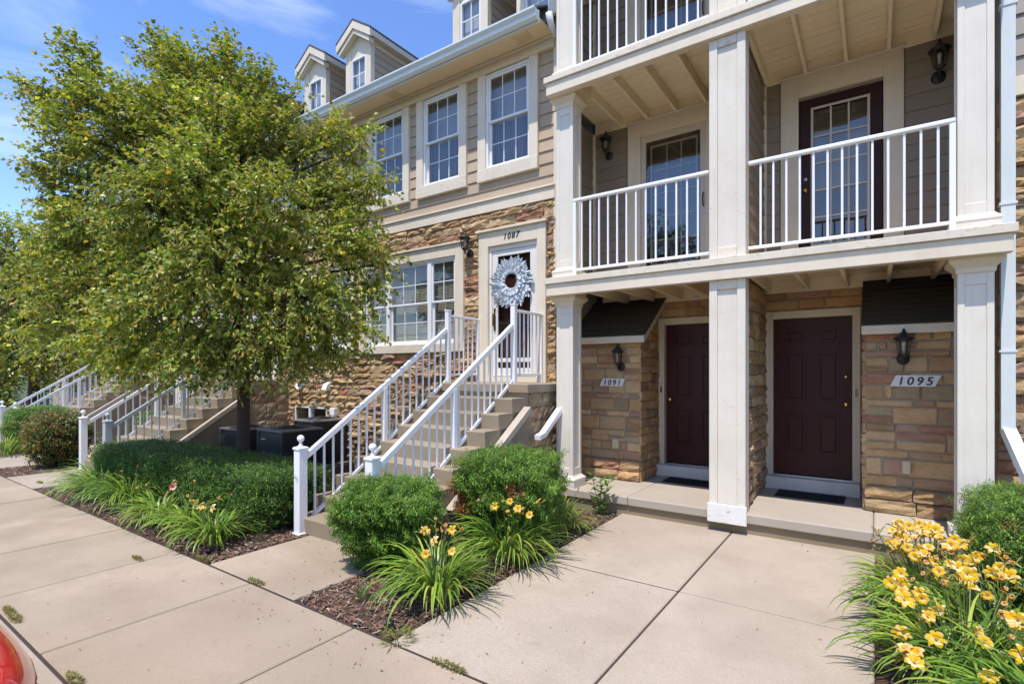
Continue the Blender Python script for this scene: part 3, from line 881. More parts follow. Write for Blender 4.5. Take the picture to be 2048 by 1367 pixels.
# ---- the 1087 door with storm door --------------------------------------------
def storm_door_entry(dx, number=True):
    d = part_empty('front_door', (-4.44 + dx, MW, 1.58), bld)
    X0, X1 = -4.87 + dx, -3.985 + dx
    tz = 3.86
    box('casing', 'trim_paint', d, -5.05 + dx, X0 - 0.0, 6.345, 6.50, 1.58, tz)
    box('casing', 'trim_paint', d, X1, -3.84 + dx, 6.345, 6.50, 1.58, tz)
    box('casing', 'trim_paint', d, X0, X1, 6.347, 6.50, 3.64, tz)
    box('drip_cap', 'trim_paint', d, -5.08 + dx, -3.81 + dx, 6.305, 6.50, tz + 0.0015, tz + 0.035)
    box('threshold', 'trim_worn', d, X0, X1, 6.35, 6.50, 1.58, 1.66)
    mb = MB(); f = 0.045
    mb.box(X0, X0 + f, 6.39, 6.46, 1.66, 3.64, 0.004); mb.box(X1 - f, X1, 6.39, 6.46, 1.66, 3.64, 0.004); mb.box(X0 + f, X1 - f, 6.391, 6.46, 3.57, 3.64, 0.004)
    mb.build('jamb', 'storm_frame', d)
    a, b_ = X0 + f + 0.004, X1 - f - 0.004
    mb = MB(); g = 0.10
    mb.box(a, a + g, 6.40, 6.435, 1.67, 3.565, 0.004); mb.box(b_ - g, b_, 6.40, 6.435, 1.67, 3.565, 0.004)
    mb.box(a + g, b_ - g, 6.401, 6.434, 3.48, 3.565, 0.004); mb.box(a + g, b_ - g, 6.401, 6.434, 1.67, 1.79, 0.004); mb.box(a + g, b_ - g, 6.401, 6.434, 1.88, 1.94, 0.004)
    mb.build('storm_door', 'storm_frame', d)
    pane(d, a + g, b_ - g, 1.94, 3.48, 6.417, 'glass_lamp'); pane(d, a + g, b_ - g, 1.79, 1.88, 6.417, 'glass_lamp')
    # inner dark red door
    mb = MB(); mb.box(X0, X1, 6.54, 6.58, 1.62, 3.64)
    for px in (0, 1):
        for (za, zb_) in ((1.80, 2.35), (2.50, 3.10), (3.22, 3.48)):
            xa = X0 + 0.11 + px * 0.36
            mb.box(xa, xa + 0.29, 6.527, 6.542, za, zb_, 0.012)
    mb.build('door_leaf', 'door_red', d)
    mb = MB(); mb.tube([(a + 0.05, 6.40, 2.40), (a + 0.05, 6.35, 2.44), (a + 0.05, 6.345, 2.56), (a + 0.05, 6.36, 2.64), (a + 0.05, 6.40, 2.66)], [0.012, 0.011, 0.010, 0.009, 0.012], 8); mb.box(a + 0.03, a + 0.07, 6.385, 6.40, 2.36, 2.70, 0.004)
    mb.build('handle', 'bronze', d, True)
    return d
storm_door_entry(0.0); storm_door_entry(-6.74)

# ---- stone porch blocks with balconies -----------------------------------------
def column(xc, yc, z0, z1, w=0.245, capped=True):
    c = part_empty('column', (xc, yc, z0), bld)
    h = w / 2; s = 0.05; t = 0.010
    mb = MB()
    mb.box(xc - h + t, xc + h - t, yc - h + t, yc + h - t, z0 + 0.1, z1 - 0.1)
    zb, zt = z0 + 0.15, z1 - 0.13
    for sx in (-1, 1):
        for sy in (-1, 1):
            mb.box(xc + sx * h, xc + sx * (h - s), yc + sy * h, yc + sy * (h - s), zb, zt, 0.003)
    for (za, zc) in ((zb, zb + 0.10), (zt - 0.10, zt)):
        mb.box(xc - h + s, xc + h - s, yc - h + 0.001, yc - h + 0.02, za, zc, 0.003); mb.box(xc - h + s, xc + h - s, yc + h - 0.02, yc + h - 0.001, za, zc, 0.003)
        mb.box(xc - h + 0.001, xc - h + 0.02, yc - h + s, yc + h - s, za, zc, 0.003); mb.box(xc + h - 0.02, xc + h - 0.001, yc - h + s, yc + h - s, za, zc, 0.003)
    mb.build('shaft', 'column_paint', c)
    def sq(prof, name, mat='column_paint'):
        vs, fs = [], []
        for r, z in prof: vs += [(xc - r, yc - r, z), (xc + r, yc - r, z), (xc + r, yc + r, z), (xc - r, yc + r, z)]
        for i in range(len(prof) - 1):
            for k in range(4): fs.append((4 * i + k, 4 * i + (k + 1) % 4, 4 * i + 4 + (k + 1) % 4, 4 * i + 4 + k))
        fs += [(3, 2, 1, 0), tuple(4 * (len(prof) - 1) + k for k in range(4))]
        MB().add(vs, fs).build(name, mat, c)
    sq([(h + 0.040, z0), (h + 0.040, z0 + 0.085), (h + 0.046, z0 + 0.092), (h + 0.046, z0 + 0.108), (h + 0.036, z0 + 0.120), (h + 0.018, z0 + 0.132), (h + 0.004, z0 + 0.152)], 'base')
    if capped: sq([(h + 0.003, z1 - 0.132), (h + 0.012, z1 - 0.12), (h + 0.014, z1 - 0.085), (h + 0.045, z1 - 0.05), (h + 0.062, z1 - 0.035), (h + 0.066, z1 - 0.001)], 'cap', 'trim_paint')
def pilaster(x0, x1, z0, z1, foot):
    p = part_empty('pilaster', ((x0 + x1) / 2, 5.95, z0), bld)
    yf = 5.93
    mb = MB(); w = 0.085
    mb.box(x0, x0 + w, yf, 6.12, z0, z1, 0.004); mb.box(x1 - w, x1, yf, 6.12, z0, z1, 0.004)
    mb.box(x0 + w + 0.001, x1 - w - 0.001, yf + 0.022, 6.11, z0, z1)
    mb.build('shaft', 'trim_flaky', p)
    box('rail_board', 'trim_worn', p, x0 + w + 0.001, x1 - w - 0.001, yf + 0.001, yf + 0.02, z1 - 0.10, z1 - 0.002)
    if foot: box('foot_board', 'foot_paint', p, x0 - 0.015, x1 + 0.015, yf - 0.022, yf - 0.001, z0, z0 + 0.20)
    else: box('rail_board', 'trim_worn', p, x0 + w + 0.001, x1 - w - 0.001, yf + 0.001, yf + 0.02, z0 + 0.002, z0 + 0.12)
def balcony_rail(x0, x1, zb, y=6.0, post_left=True, post_right=False):
    r = part_empty('balcony_railing', ((x0 + x1) / 2, y, zb), bld)
    box('top_rail', 'rail_white', r, x0, x1, y - 0.028, y + 0.028, zb + 0.965, zb + 1.005, 0.008)
    box('bottom_rail', 'rail_white', r, x0, x1, y - 0.018, y + 0.018, zb + 0.075, zb + 0.105, 0.004)
    n = round((x1 - x0) / 0.118)
    for k in range(1, n):
        x = lerp(x0, x1, k / n)
        box('baluster', 'rail_white', r, x - 0.0095, x + 0.0095, y - 0.0095, y + 0.0095, zb + 0.105, zb + 0.965, 0)
    if post_left: box('post', 'rail_white', r, x0, x0 + 0.045, y - 0.0225, y + 0.0225, zb, zb + 0.965, 0.003)
    if post_right: box('post', 'rail_white', r, x1 - 0.045, x1, y - 0.0225, y + 0.0225, zb, zb + 0.965, 0.003)
def side_rail(x, y0, y1, zb):
    r = part_empty('balcony_railing', (x, (y0 + y1) / 2, zb), bld)
    box('top_rail', 'rail_white', r, x - 0.028, x + 0.028, y0, y1, zb + 0.93, zb + 0.968, 0.008)
    box('bottom_rail', 'rail_white', r, x - 0.018, x + 0.018, y0, y1, zb + 0.075, zb + 0.105, 0.004)
    n = max(2, round((y1 - y0) / 0.118))
    for k in range(1, n):
        yy = lerp(y0, y1, k / n)
        box('baluster', 'rail_white', r, x - 0.0095, x + 0.0095, yy - 0.0095, yy + 0.0095, zb + 0.105, zb + 0.93, 0)
def deck(dx, zb, yback, yext=0.0):
    """balcony floor: fascia beam zb..zb+.15, cap to zb+.23, joists and boards behind"""
    b = part_empty('balcony', (-1.3 + dx, 6.5, zb), bld)
    x0, x1 = -3.55 + dx, 0.93 + dx
    box('beam', 'trim_paint', b, x0, x1, 5.88, 5.985, zb, zb + 0.152)
    for xc_ in (-3.37 + dx, 0.713 + dx): box('post_block', 'porch_ceiling', b, xc_ - 0.17, xc_ + 0.17, 5.9865, 6.34, zb, zb + 0.152)
    box('post_block', 'porch_ceiling', b, -1.50 + dx, -1.13 + dx, 5.9865, 6.13, zb, zb + 0.152)
    box('beam_cap', 'trim_worn', b, x0 - 0.025, x1 + 0.025, 5.853, 6.02, zb + 0.1535, zb + 0.230)
    for xs_ in ((x0, x0 + 0.12), (x1 - 0.12, x1)): box('beam', 'trim_paint', b, xs_[0], xs_[1], 6.3415, 6.44, zb, zb + 0.152)
    for xs_ in ((x0 - 0.025, -3.5615 + dx), (0.8815 + dx, x1 + 0.025)): box('beam_cap', 'trim_worn', b, xs_[0], xs_[1], 6.0215, 6.44, zb + 0.1535, zb + 0.2285)
    xa, xb_ = -3.56 + dx, 0.88 + dx
    y = 6.0215; i = 0
    while y < yback - 0.02:
        w = min(0.138, yback - y)
        box('deck_board', 'porch_ceiling', b, xa, xb_, y, y + w - random.uniform(0.002, 0.008), zb + 0.203 + random.uniform(-0.002, 0.001), zb + 0.2285, 0)
        y += 0.14; i += 1
    for k in (-3.13, -2.72, -2.31, -1.90, -0.71, -0.29, 0.12, 0.53):
        box('joist', 'porch_ceiling', b, k + dx - 0.019, k + dx + 0.019, 5.9865 if k not in (-3.13, 0.53) else 6.3425, yback - 0.03, zb + 0.055, zb + 0.2015)
    box('ledger', 'porch_ceiling', b, xa, xb_, yback - 0.028, yback, zb + 0.04, zb + 0.2015)
    box('joist', 'porch_ceiling', b, -1.50 + dx, -1.46 + dx, 6.1315, yback - 0.03, zb + 0.06, zb + 0.2015)
    box('joist', 'porch_ceiling', b, -1.17 + dx, -1.13 + dx, 6.1315, yback - 0.03, zb + 0.06, zb + 0.2015)
def six_panel_door(x0, x1, z0, z1, y, mat, knob_side):
    d = part_empty('door', ((x0 + x1) / 2, y, z0), bld)
    box('door_leaf', mat, d, x0, x1, y, y + 0.045, z0, z1)
    W = x1 - x0; pw = W * 0.27; H = z1 - z0
    for sx in (0.155, 0.575):
        for (a, b_) in ((0.145, 0.395), (0.475, 0.785), (0.845, 0.93)):
            xa, xb_, za, zb_ = x0 + W * sx, x0 + W * sx + pw, z0 + H * a, z0 + H * b_
            mb = MB(); m_ = 0.022
            mb.prism([(xa, za), (xb_, za), (xb_ - m_, za + m_), (xa + m_, za + m_)], y - 0.015, y, 'Y'); mb.prism([(xa + m_, zb_ - m_), (xb_ - m_, zb_ - m_), (xb_, zb_), (xa, zb_)], y - 0.015, y, 'Y')
            mb.prism([(xa, za), (xa + m_, za + m_), (xa + m_, zb_ - m_), (xa, zb_)], y - 0.015, y, 'Y'); mb.prism([(xb_, za), (xb_, zb_), (xb_ - m_, zb_ - m_), (xb_ - m_, za + m_)], y - 0.015, y, 'Y')
            mb.box(xa + m_ * 1.7, xb_ - m_ * 1.7, y - 0.012, y, za + m_ * 1.7, zb_ - m_ * 1.7, 0.009)
            mb.build('panel', mat, d)
    xk = x0 + 0.065 if knob_side < 0 else x1 - 0.065
    def knob(z, r):
        mb = MB(); pr = [(r * 0.75, 0.0), (r * 0.75, 0.006), (r * 0.35, 0.010), (r * 0.35, 0.03), (r * 0.8, 0.036), (r, 0.05), (r * 0.8, 0.062), (r * 0.2, 0.066)]
        n = 14; vs, fs = [], []
        for rr, t in pr:
            for k in range(n): vs.append((xk + rr * math.cos(2 * math.pi * k / n), y - t, z + rr * math.sin(2 * math.pi * k / n)))
        for i in range(len(pr) - 1):
            for k in range(n): fs.append((i * n + k, i * n + (k + 1) % n, (i + 1) * n + (k + 1) % n, (i + 1) * n + k))
        fs.append(tuple(range((len(pr) - 1) * n, len(pr) * n)))
        mb.add(vs, fs).build('knob', 'brass', d, True)
    knob(z0 + 0.93, 0.032)
    if knob_side > 0: knob(z0 + 1.27, 0.026)
    return d
def french_door(x0, x1, z0, z1, y, trim_l, trim_r, trim_t, storm):
    d = part_empty('balcony_door', ((x0 + x1) / 2, y, z0), bld)
    box('casing', 'trim_paint', d, trim_l, x0, y - 0.075, y + 0.03, z0 - 0.1, trim_t)
    box('casing', 'trim_paint', d, x1, trim_r, y - 0.075, y + 0.03, z0 - 0.1, trim_t)
    box('casing', 'trim_paint', d, x0, x1, y - 0.073, y + 0.03, z1, trim_t)
    box('drip_cap', 'trim_paint', d, trim_l - 0.02, trim_r + 0.02, y - 0.10, y + 0.03, trim_t + 0.0015, trim_t + 0.03)
    sx0, sx1 = x0, x1
    if storm:
        mb = MB()
        mb.box(x0, x0 + 0.075, y - 0.05, y - 0.02, z0, z1, 0.003); mb.box(x1 - 0.085, x1, y - 0.05, y - 0.02, z0, z1, 0.003)
        mb.box(x0 + 0.075, x1 - 0.085, y - 0.049, y - 0.021, z1 - 0.09, z1, 0.003); mb.box(x0 + 0.075, x1 - 0.085, y - 0.049, y - 0.021, z0, z0 + 0.14, 0.003)
        mb.build('storm_door', 'storm_tan', d)
        pane(d, x0 + 0.075, x1 - 0.085, z0 + 0.14, z1 - 0.09, y - 0.035, 'glass_door')
        mb = MB(); mb.tube([(x1 - 0.04, y - 0.05, z0 + 0.95), (x1 - 0.04, y - 0.095, z0 + 0.99), (x1 - 0.04, y - 0.095, z0 + 1.09), (x1 - 0.04, y - 0.05, z0 + 1.14)], 0.009, 8); mb.build('handle', 'iron_black', d, True)
    gx0, gx1, gz0, gz1 = x0 + 0.155, x1 - 0.155, z0 + 0.25, z1 - 0.17
    mb = MB()
    mb.box(x0 + 0.005, gx0, y, y + 0.045, z0, z1 - 0.004, 0.003); mb.box(gx1, x1 - 0.005, y, y + 0.045, z0, z1 - 0.004, 0.003)
    mb.box(gx0, gx1, y + 0.001, y + 0.044, z0, gz0, 0.003); mb.box(gx0, gx1, y + 0.001, y + 0.044, gz1, z1 - 0.004, 0.003)
    mb.build('door_leaf', 'door_brown', d)
    mb = MB(); f = 0.028
    mb.box(gx0 - f, gx0, y - 0.012, y, gz0 - f, gz1 + f, 0.003); mb.box(gx1, gx1 + f, y - 0.012, y, gz0 - f, gz1 + f, 0.003)
    mb.box(gx0, gx1, y - 0.0115, y, gz0 - f, gz0, 0.003); mb.box(gx0, gx1, y - 0.0115, y, gz1, gz1 + f, 0.003)
    for i in (1, 2): mb.box(lerp(gx0, gx1, i / 3) - 0.01, lerp(gx0, gx1, i / 3) + 0.01, y + 0.008, y + 0.02, gz0, gz1)
    for j in range(1, 5): mb.box(gx0, gx1, y + 0.0085, y + 0.0195, lerp(gz0, gz1, j / 5) - 0.01, lerp(gz0, gz1, j / 5) + 0.01)
    mb.build('muntin', 'storm_tan', d)
    for i in range(3):
        for j in range(5): pane(d, lerp(gx0, gx1, i / 3), lerp(gx0, gx1, (i + 1) / 3), lerp(gz0, gz1, j / 5), lerp(gz0, gz1, (j + 1) / 5), y + 0.022, 'glass_door')
    interior(d, gx0, gx1, gz0, gz1, y + 0.07, 0.5)
    blind(d, gx0, gx1, lerp(gz0, gz1, 0.80), gz1, y + 0.06, 1.0)
    if not storm:
        for zz, rr in ((0.93, 0.028), (1.07, 0.024)):
            n = 12; vs = []; fs = []
            pr = [(rr, 0), (rr, 0.008), (rr * 0.4, 0.012), (rr * 0.4, 0.035), (rr * 0.9, 0.04), (rr * 0.9, 0.055), (rr * 0.2, 0.062)] if zz < 1 else [(rr, 0), (rr, 0.012), (rr * 0.6, 0.018), (rr * 0.2, 0.019)]
            for r_, t in pr:
                for k in range(n): vs.append((x0 + 0.07 + r_ * math.cos(2 * math.pi * k / n), y - t, z0 + zz + r_ * math.sin(2 * math.pi * k / n)))
            for i in range(len(pr) - 1):
                for k in range(n): fs.append((i * n + k, i * n + (k + 1) % n, (i + 1) * n + (k + 1) % n, (i + 1) * n + k))
            MB().add(vs, fs).build('knob', 'steel' if zz > 1 else 'brass', d, True)
def shed_roof(x0, x1, yf=6.78, zf=2.225, yb=7.64, zb=2.83, rake_right=True):
    r = part_empty('closet_roof', ((x0 + x1) / 2, yf, zf), bld)
    n = 9
    for i in range(n):
        ya, za = lerp(yf - 0.02, yb, i / n), lerp(zf + 0.005, zb, i / n)
        yc, zc = lerp(yf - 0.02, yb, (i + 1) / n), lerp(zf + 0.005, zb, (i + 1) / n)
        MB().prism([(ya, za), (ya, za + 0.012), (yc + 0.02, zc + 0.016), (yc + 0.02, zc)], x0 - 0.0, x1 + 0.02, 'X').build('shingle_course', 'shingle', r)
    box('fascia', 'trim_paint', r, x0, x1, yf - 0.005, yf + 0.02, zf - 0.095, zf)
    MB().prism([(yf + 0.0215, zf - 0.095), (yf + 0.0215, zf + 0.02), (yb, zb - 0.01), (yb, zb - 0.13)], x1 - 0.025, x1, 'X').build('rake_board', 'trim_paint', r)
    MB().prism([(yf + 0.0215, zf - 0.09), (yf + 0.0215, zf), (yb, zb - 0.02), (yb, zb - 0.10)], x0 + 0.004, x1 - 0.026, 'X').build('soffit', 'trim_paint', r)
def block(dx, near):
    # porch slab
    p = part_empty('porch_slab', (-1.3 + dx, 6.8, 0), bld)
    for a, b_ in ((-3.62, -2.47), (-2.47, -0.02), (-0.02, 0.97)):
        MB().box(a + dx + 0.002, b_ + dx - 0.002, 5.985, 7.72, 0.115, 0.22, 0.012).build('slab', 'concrete_porch', p)
    MB().box(-3.60 + dx, 0.95 + dx, 6.022, 7.7, -0.15, 0.114).build('footing', 'footing', p)
    # recess walls, ground floor
    hd = [(-2.66 + dx, -1.59 + dx, 0.22, 2.53), (-1.19 + dx, -0.165 + dx, 0.22, 2.53)]
    rw = wall_y('stone_wall', 'mortar', -3.72 + dx, 0.90 + dx, 0.2, 2.80, 7.66, 7.80, [(h[0] + 0.03, h[1] - 0.03, h[2], h[3] - 0.03) for h in hd])
    lay_stones(rw, (0, 7.66, 0), (1, 0, 0), (0, 0, 1), (0, -1, 0), (-2.62 + dx, -0.13 + dx), (2.25, 2.80), hd, PAL_SMOOTH, 'stone_smooth', (0.10, 0.15), (0.25, 0.5), 0.010, (0.01, 0.018), False, 0.008)
    # side walls of the recess
    lw = MB().box(-3.78 + dx, -3.70 + dx, 6.44, 7.70, -0.1, 2.95).build('stone_wall', 'mortar', bld)
    lay_stones(lw, (-3.70 + dx, 0, 0), (0, 1, 0), (0, 0, 1), (1, 0, 0), (6.44, 6.88), (0.0, 2.75), [], PAL_SMOOTH, 'stone_smooth', (0.12, 0.18), (0.2, 0.4), 0.01, (0.012, 0.02), False, 0.008)
    rwall = MB().box(0.88 + dx, 0.96 + dx, 6.44, 7.70, -0.1, 2.95).build('stone_wall', 'mortar', bld)
    # dividing wall
    dv = MB().box(-1.43 + dx, -1.23 + dx, 6.13, 7.66, 0.2, 2.80).build('stone_wall', 'mortar', bld)
    lay_stones(dv, (-1.23 + dx, 0, 0), (0, 1, 0), (0, 0, 1), (1, 0, 0), (6.13, 7.64), (0.22, 2.78), [], PAL_ROUGH if near else PAL_SMOOTH, 'stone_rough', (0.11, 0.18), (0.25, 0.6), 0.008, (0.03, 0.06), True, 0.012)
    lay_stones(dv, (-1.43 + dx, 0, 0), (0, 1, 0), (0, 0, 1), (-1, 0, 0), (6.13, 7.64), (0.22, 2.78), [], PAL_SMOOTH, 'stone_smooth', (0.12, 0.18), (0.3, 0.6), 0.01, (0.012, 0.02), False, 0.008)
    # closet piers with shed roofs
    for (xa, xb_, side) in ((-3.70, -2.655, 1), (-0.115, 0.88, -1)):
        xa += dx; xb_ += dx
        pier = MB().prism([(6.915, 0.2), (7.66, 0.2), (7.66, 2.74), (6.915, 2.18)], xa + 0.012, xb_ - 0.012, 'X').build('stone_wall', 'mortar', bld)
        ul = (xa + 0.012 if side < 0 else xa, xb_ - 0.0 if side > 0 else xb_)
        lay_stones(pier, (0, 6.915, 0), (1, 0, 0), (0, 0, 1), (0, -1, 0), ul, (0.50, 2.17), [], PAL_SMOOTH, 'stone_smooth', (0.06, 0.20), (0.12, 0.44), 0.014, (0.006, 0.020), False, 0.010, 0.005)
        lay_stones(pier, (0, 6.905, 0), (1, 0, 0), (0, 0, 1), (0, -1, 0), ul, (0.225, 0.50), [], PAL_ROUGH, 'stone_rough', (0.125, 0.145), (0.26, 0.46), 0.012, (0.035, 0.06), True, 0.02, 0.006, False)
        fx, N = (xb_ - 0.012, (1, 0, 0)) if side > 0 else (xa + 0.012, (-1, 0, 0))
        lay_stones(pier, (fx, 0, 0), (0, 1, 0), (0, 0, 1), N, (6.90, 7.645), (0.225, 2.17), [], PAL_SMOOTH, 'stone_smooth', (0.10, 0.15), (0.16, 0.40), 0.010, (0.014, 0.03), True, 0.010, 0.004)
        lay_stones(pier, (fx, 0, 0), (0, 1, 0), (0, 0, 1), N, (7.25, 7.645), (2.17, 2.40), [], PAL_SMOOTH, 'stone_smooth', (0.10, 0.13), (0.16, 0.40), 0.010, (0.014, 0.03), True, 0.010, 0.004)
        if near: MB().box(*((-3.05, -2.96) if side > 0 else (0.225, 0.30)), 6.83, 6.90, 0.66, 0.80, 0.012).build('outlet_cover', 'box_beige', bld)
    shed_roof(-3.695 + dx, -2.56 + dx); shed_roof(-0.13 + dx, 0.875 + dx)
    # doors at ground level
    for (a, b_, ks) in ((-2.56, -1.68, -1), (-1.115, -0.24, 1)):
        a += dx; b_ += dx
        dd = six_panel_door(a, b_, 0.40, 2.42, 7.70, 'door_paint', ks)
        box('jamb', 'trim_paint', dd, a - 0.10, a - 0.002, 7.615, 7.78, 0.381, 2.52); box('jamb', 'trim_paint', dd, b_ + 0.002, b_ + 0.085, 7.615, 7.78, 0.381, 2.52)
        box('jamb', 'trim_paint', dd, a - 0.002, b_ + 0.002, 7.617, 7.78, 2.424, 2.518)
        box('jamb', 'trim_paint', dd, a - 0.03, a - 0.0, 7.60, 7.6145, 0.381, 2.47, 0.003)
        box('threshold', 'threshold', dd, a - 0.10, b_ + 0.085, 7.50, 7.76, 0.2215, 0.38); box('sill_plate', 'steel', dd, a, b_, 7.64, 7.76, 0.3815, 0.396, 0)
        box('doorbell', 'bronze', dd, *((a - 0.062, a - 0.038) if ks < 0 else (b_ + 0.032, b_ + 0.056)), 7.605, 7.6145, 1.43, 1.52, 0.003)
    for xx in (-2.05, -0.72):
        mb = MB(); mb.lathe([(0.045, 2.755), (0.05, 2.768), (0.03, 2.776), (0.03, 2.79)], xx + dx, 7.45, 12); mb.build('porch_sensor', 'vinyl_white', bld, True)
    # decks
    deck(dx, 2.72, 7.66); deck(dx, 5.34, 7.39)
    # upper floors: walls behind the balconies
    for (zf, zt) in ((2.951, 5.40), (5.571, 8.0)):
        dz = zf - 2.95
        hs = [(-2.83 + dx, -1.90 + dx, zf, 5.10 + dz), (-0.79 + dx, 0.07 + dx, zf, 5.10 + dz)]
        sdw = wall_y('siding_wall', 'siding_tan_shaded', -3.62 + dx, 0.90 + dx, zf, zt, 7.40, 7.56, hs)
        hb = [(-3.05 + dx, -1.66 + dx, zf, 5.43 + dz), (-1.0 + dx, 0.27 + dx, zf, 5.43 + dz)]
        boards_y(sdw, 'siding_tan_shaded', -3.57 + dx, -1.48 + dx, zf + 0.05, zt - 0.02, 7.388, hb, 0.19)
        boards_y(sdw, 'siding_tan_shaded', -1.15 + dx, 0.86 + dx, zf + 0.05, zt - 0.02, 7.388, hb, 0.19)
        lsw = MB().box(-3.72 + dx, -3.60 + dx, 6.44, 7.40, zf, zt).build('siding_wall', 'siding_tan_shaded', bld)
        boards_x(lsw, 'siding_tan_shaded', 6.50, 7.37, zf + 0.05, zt - 0.12, -3.60 + dx, 1)
        rsw = MB().box(0.88 + dx, 0.98 + dx, 6.44, 7.40, zf, zt).build('siding_wall', 'siding_tan_shaded', bld)
        boards_x(rsw, 'siding_tan_shaded', 6.50, 7.37, zf + 0.05, zt - 0.12, 0.88 + dx, -1)
        dsw = MB().box(-1.44 + dx, -1.19 + dx, 6.13, 7.398, zf, zt).build('siding_wall', 'siding_tan_shaded', bld)
        boards_x(dsw, 'siding_tan_shaded', 6.13, 7.37, zf + 0.05, zt - 0.02, -1.19 + dx, 1)
        boards_x(dsw, 'siding_tan_shaded', 6.13, 7.37, zf + 0.05, zt - 0.02, -1.44 + dx, -1)
        box('corner_board', 'trim_paint', bld, -3.59 + dx, -3.55 + dx, 7.33, 7.385, zf, zt - 0.02); box('corner_board', 'trim_paint', bld, -1.185 + dx, -1.15 + dx, 7.34, 7.385, zf, zt - 0.02)
        box('corner_board', 'trim_paint', bld, -3.73 + dx, -3.58 + dx, 6.38, 6.44, zf, zt - 0.02)
        french_door(-2.83 + dx, -1.90 + dx, zf + 0.10, 5.16 + dz, 7.43, -3.03 + dx, -1.68 + dx, 5.38 + dz, True)
        french_door(-0.79 + dx, 0.07 + dx, zf + 0.10, 5.13 + dz, 7.43, -0.99 + dx, 0.26 + dx, 5.38 + dz, False)
        balcony_rail(-3.21 + dx, -1.515 + dx, zf); balcony_rail(-1.115 + dx, 0.575 + dx, zf, 6.0, False, True)
        side_rail(-3.40 + dx, 6.32, 6.49, zf)
        column(-3.37 + dx, 6.175, zf, 5.3395 if zf < 4 else 7.95); column(0.713 + dx, 6.175, zf, 5.3395 if zf < 4 else 7.95)
        pilaster(-1.50 + dx, -1.13 + dx, zf, 5.3395 if zf < 4 else 7.95, False)
    column(-3.37 + dx, 6.175, 0.22, 2.7195); column(0.713 + dx, 6.175, 0.22, 2.7195)
    pilaster(-1.50 + dx, -1.13 + dx, 0.105, 2.7195, True)
    # top beam, soffit and roof of the block
    box('beam', 'trim_paint', bld, -3.55 + dx, 0.93 + dx, 5.95, 6.35, 7.951, 8.2)
    MB().box(-4.0 + dx, 1.38 + dx, 5.45, 7.6, 8.201, 8.23).build('soffit', 'soffit_paint', bld)
    for s in (-1, 1):
        xm, xe = -1.31 + dx, -1.31 + dx + s * 2.75
        MB().prism([(xm, 8.70), (xe, 8.21), (xe, 8.27), (xm, 8.76)], 5.40, 13.0, 'Y').build('roof', 'roof_grey', bld)
    MB().prism([(-3.7 + dx, 8.231), (1.08 + dx, 8.231), (-1.31 + dx, 8.66)], 5.62, 12.9, 'Y').build('gable_wall', 'siding_tan', bld)
    MB().box(-3.70 + dx, 1.0 + dx, 7.57, 12.9, 4.0, 8.20).build('upper_wall', 'siding_tan', bld)
block(0.0, True)
block(-12.9, False)
# wall right of the porch
swr = MB().box(0.97, 5.5, MW, 6.65, -0.1, 4.16).build('stone_wall', 'mortar', bld)
lay_stones(swr, (0, MW, 0), (1, 0, 0), (0, 0, 1), (0, -1, 0), (0.90, 5.5), (-0.03, 4.16), [], PAL_ROUGH, 'stone_rough', (0.10, 0.18), (0.2, 0.46), 0.008, (0.035, 0.08))
sdr = MB().box(0.97, 5.5, MW + 0.012, 6.60, 4.165, 6.47).build('siding_wall', 'siding_grey', bld)
boards_y(sdr, 'siding_grey', 0.99, 5.5, 4.35, 6.42, MW, (), 0.185)
box('band_board', 'trim_paint', bld, 0.97, 5.5, 6.36, 6.44, 4.175, 4.345)
eave(0.975, 5.5)
swl = MB().box(-26, -17.0, MW, 6.65, -0.1, 4.16).build('stone_wall', 'mortar', bld)
lay_stones(swl, (0, MW, 0), (1, 0, 0), (0, 0, 1), (0, -1, 0), (-22.0, -17.0), (-0.03, 4.16), [], PAL_ROUGH, 'stone_rough', (0.16, 0.24), (0.3, 0.6), 0.01, (0.035, 0.07))
sdl = MB().box(-26, -16.62, MW + 0.012, 6.60, 4.165, 6.47).build('siding_wall', 'siding_tan', bld)
boards_y(sdl, 'siding_tan', -26, -16.62, 4.35, 6.42, MW, (), 0.185)
eave(-26, -16.63)
MB().box(-26, 5.5, 12.5, 12.6, 0, 10.5).build('rear_wall', 'siding_tan', bld)
for x in (-26.1, 5.51): MB().box(x, x + 0.1, 6.5, 12.5, 0, 6.5).build('end_wall', 'siding_tan', bld)
# downspouts
mb = MB()
for pts in ([(0.955, 6.30, 6.42), (0.955, 6.30, 1.22), (1.10, 5.75, 0.60), (1.16, 5.45, 0.12)],):
    for a, b_ in zip(pts, pts[1:]): mb.bar(a, b_, 0.095, 0.07, (0, 1, 0) if abs(a[2] - b_[2]) > 1 else (0, 0, 1))
for z in (4.95, 3.2, 1.9): mb.box(0.895, 1.015, 6.258, 6.34, z, z + 0.02)
mb.build('downspout', 'gutter_paint', bld)
mb = MB(); mb.bar((-3.45, 6.32, 1.40), (-3.45, 5.62, 0.93), 0.08, 0.06); mb.bar((-3.45, 5.64, 0.94), (-3.43, 5.48, 0.92), 0.08, 0.06); mb.bar((-3.45, 6.33, 2.7), (-3.45, 6.33, 1.36), 0.08, 0.06, (0, 1, 0)); mb.build('downspout', 'rail_white', bld)
mb = MB(); mb.tube([(-3.58, 6.0, 6.52), (-3.58, 6.05, 6.40), (-3.58, 6.2, 6.30)], 0.045, 10); mb.build('downspout', 'gutter_paint', bld, True)

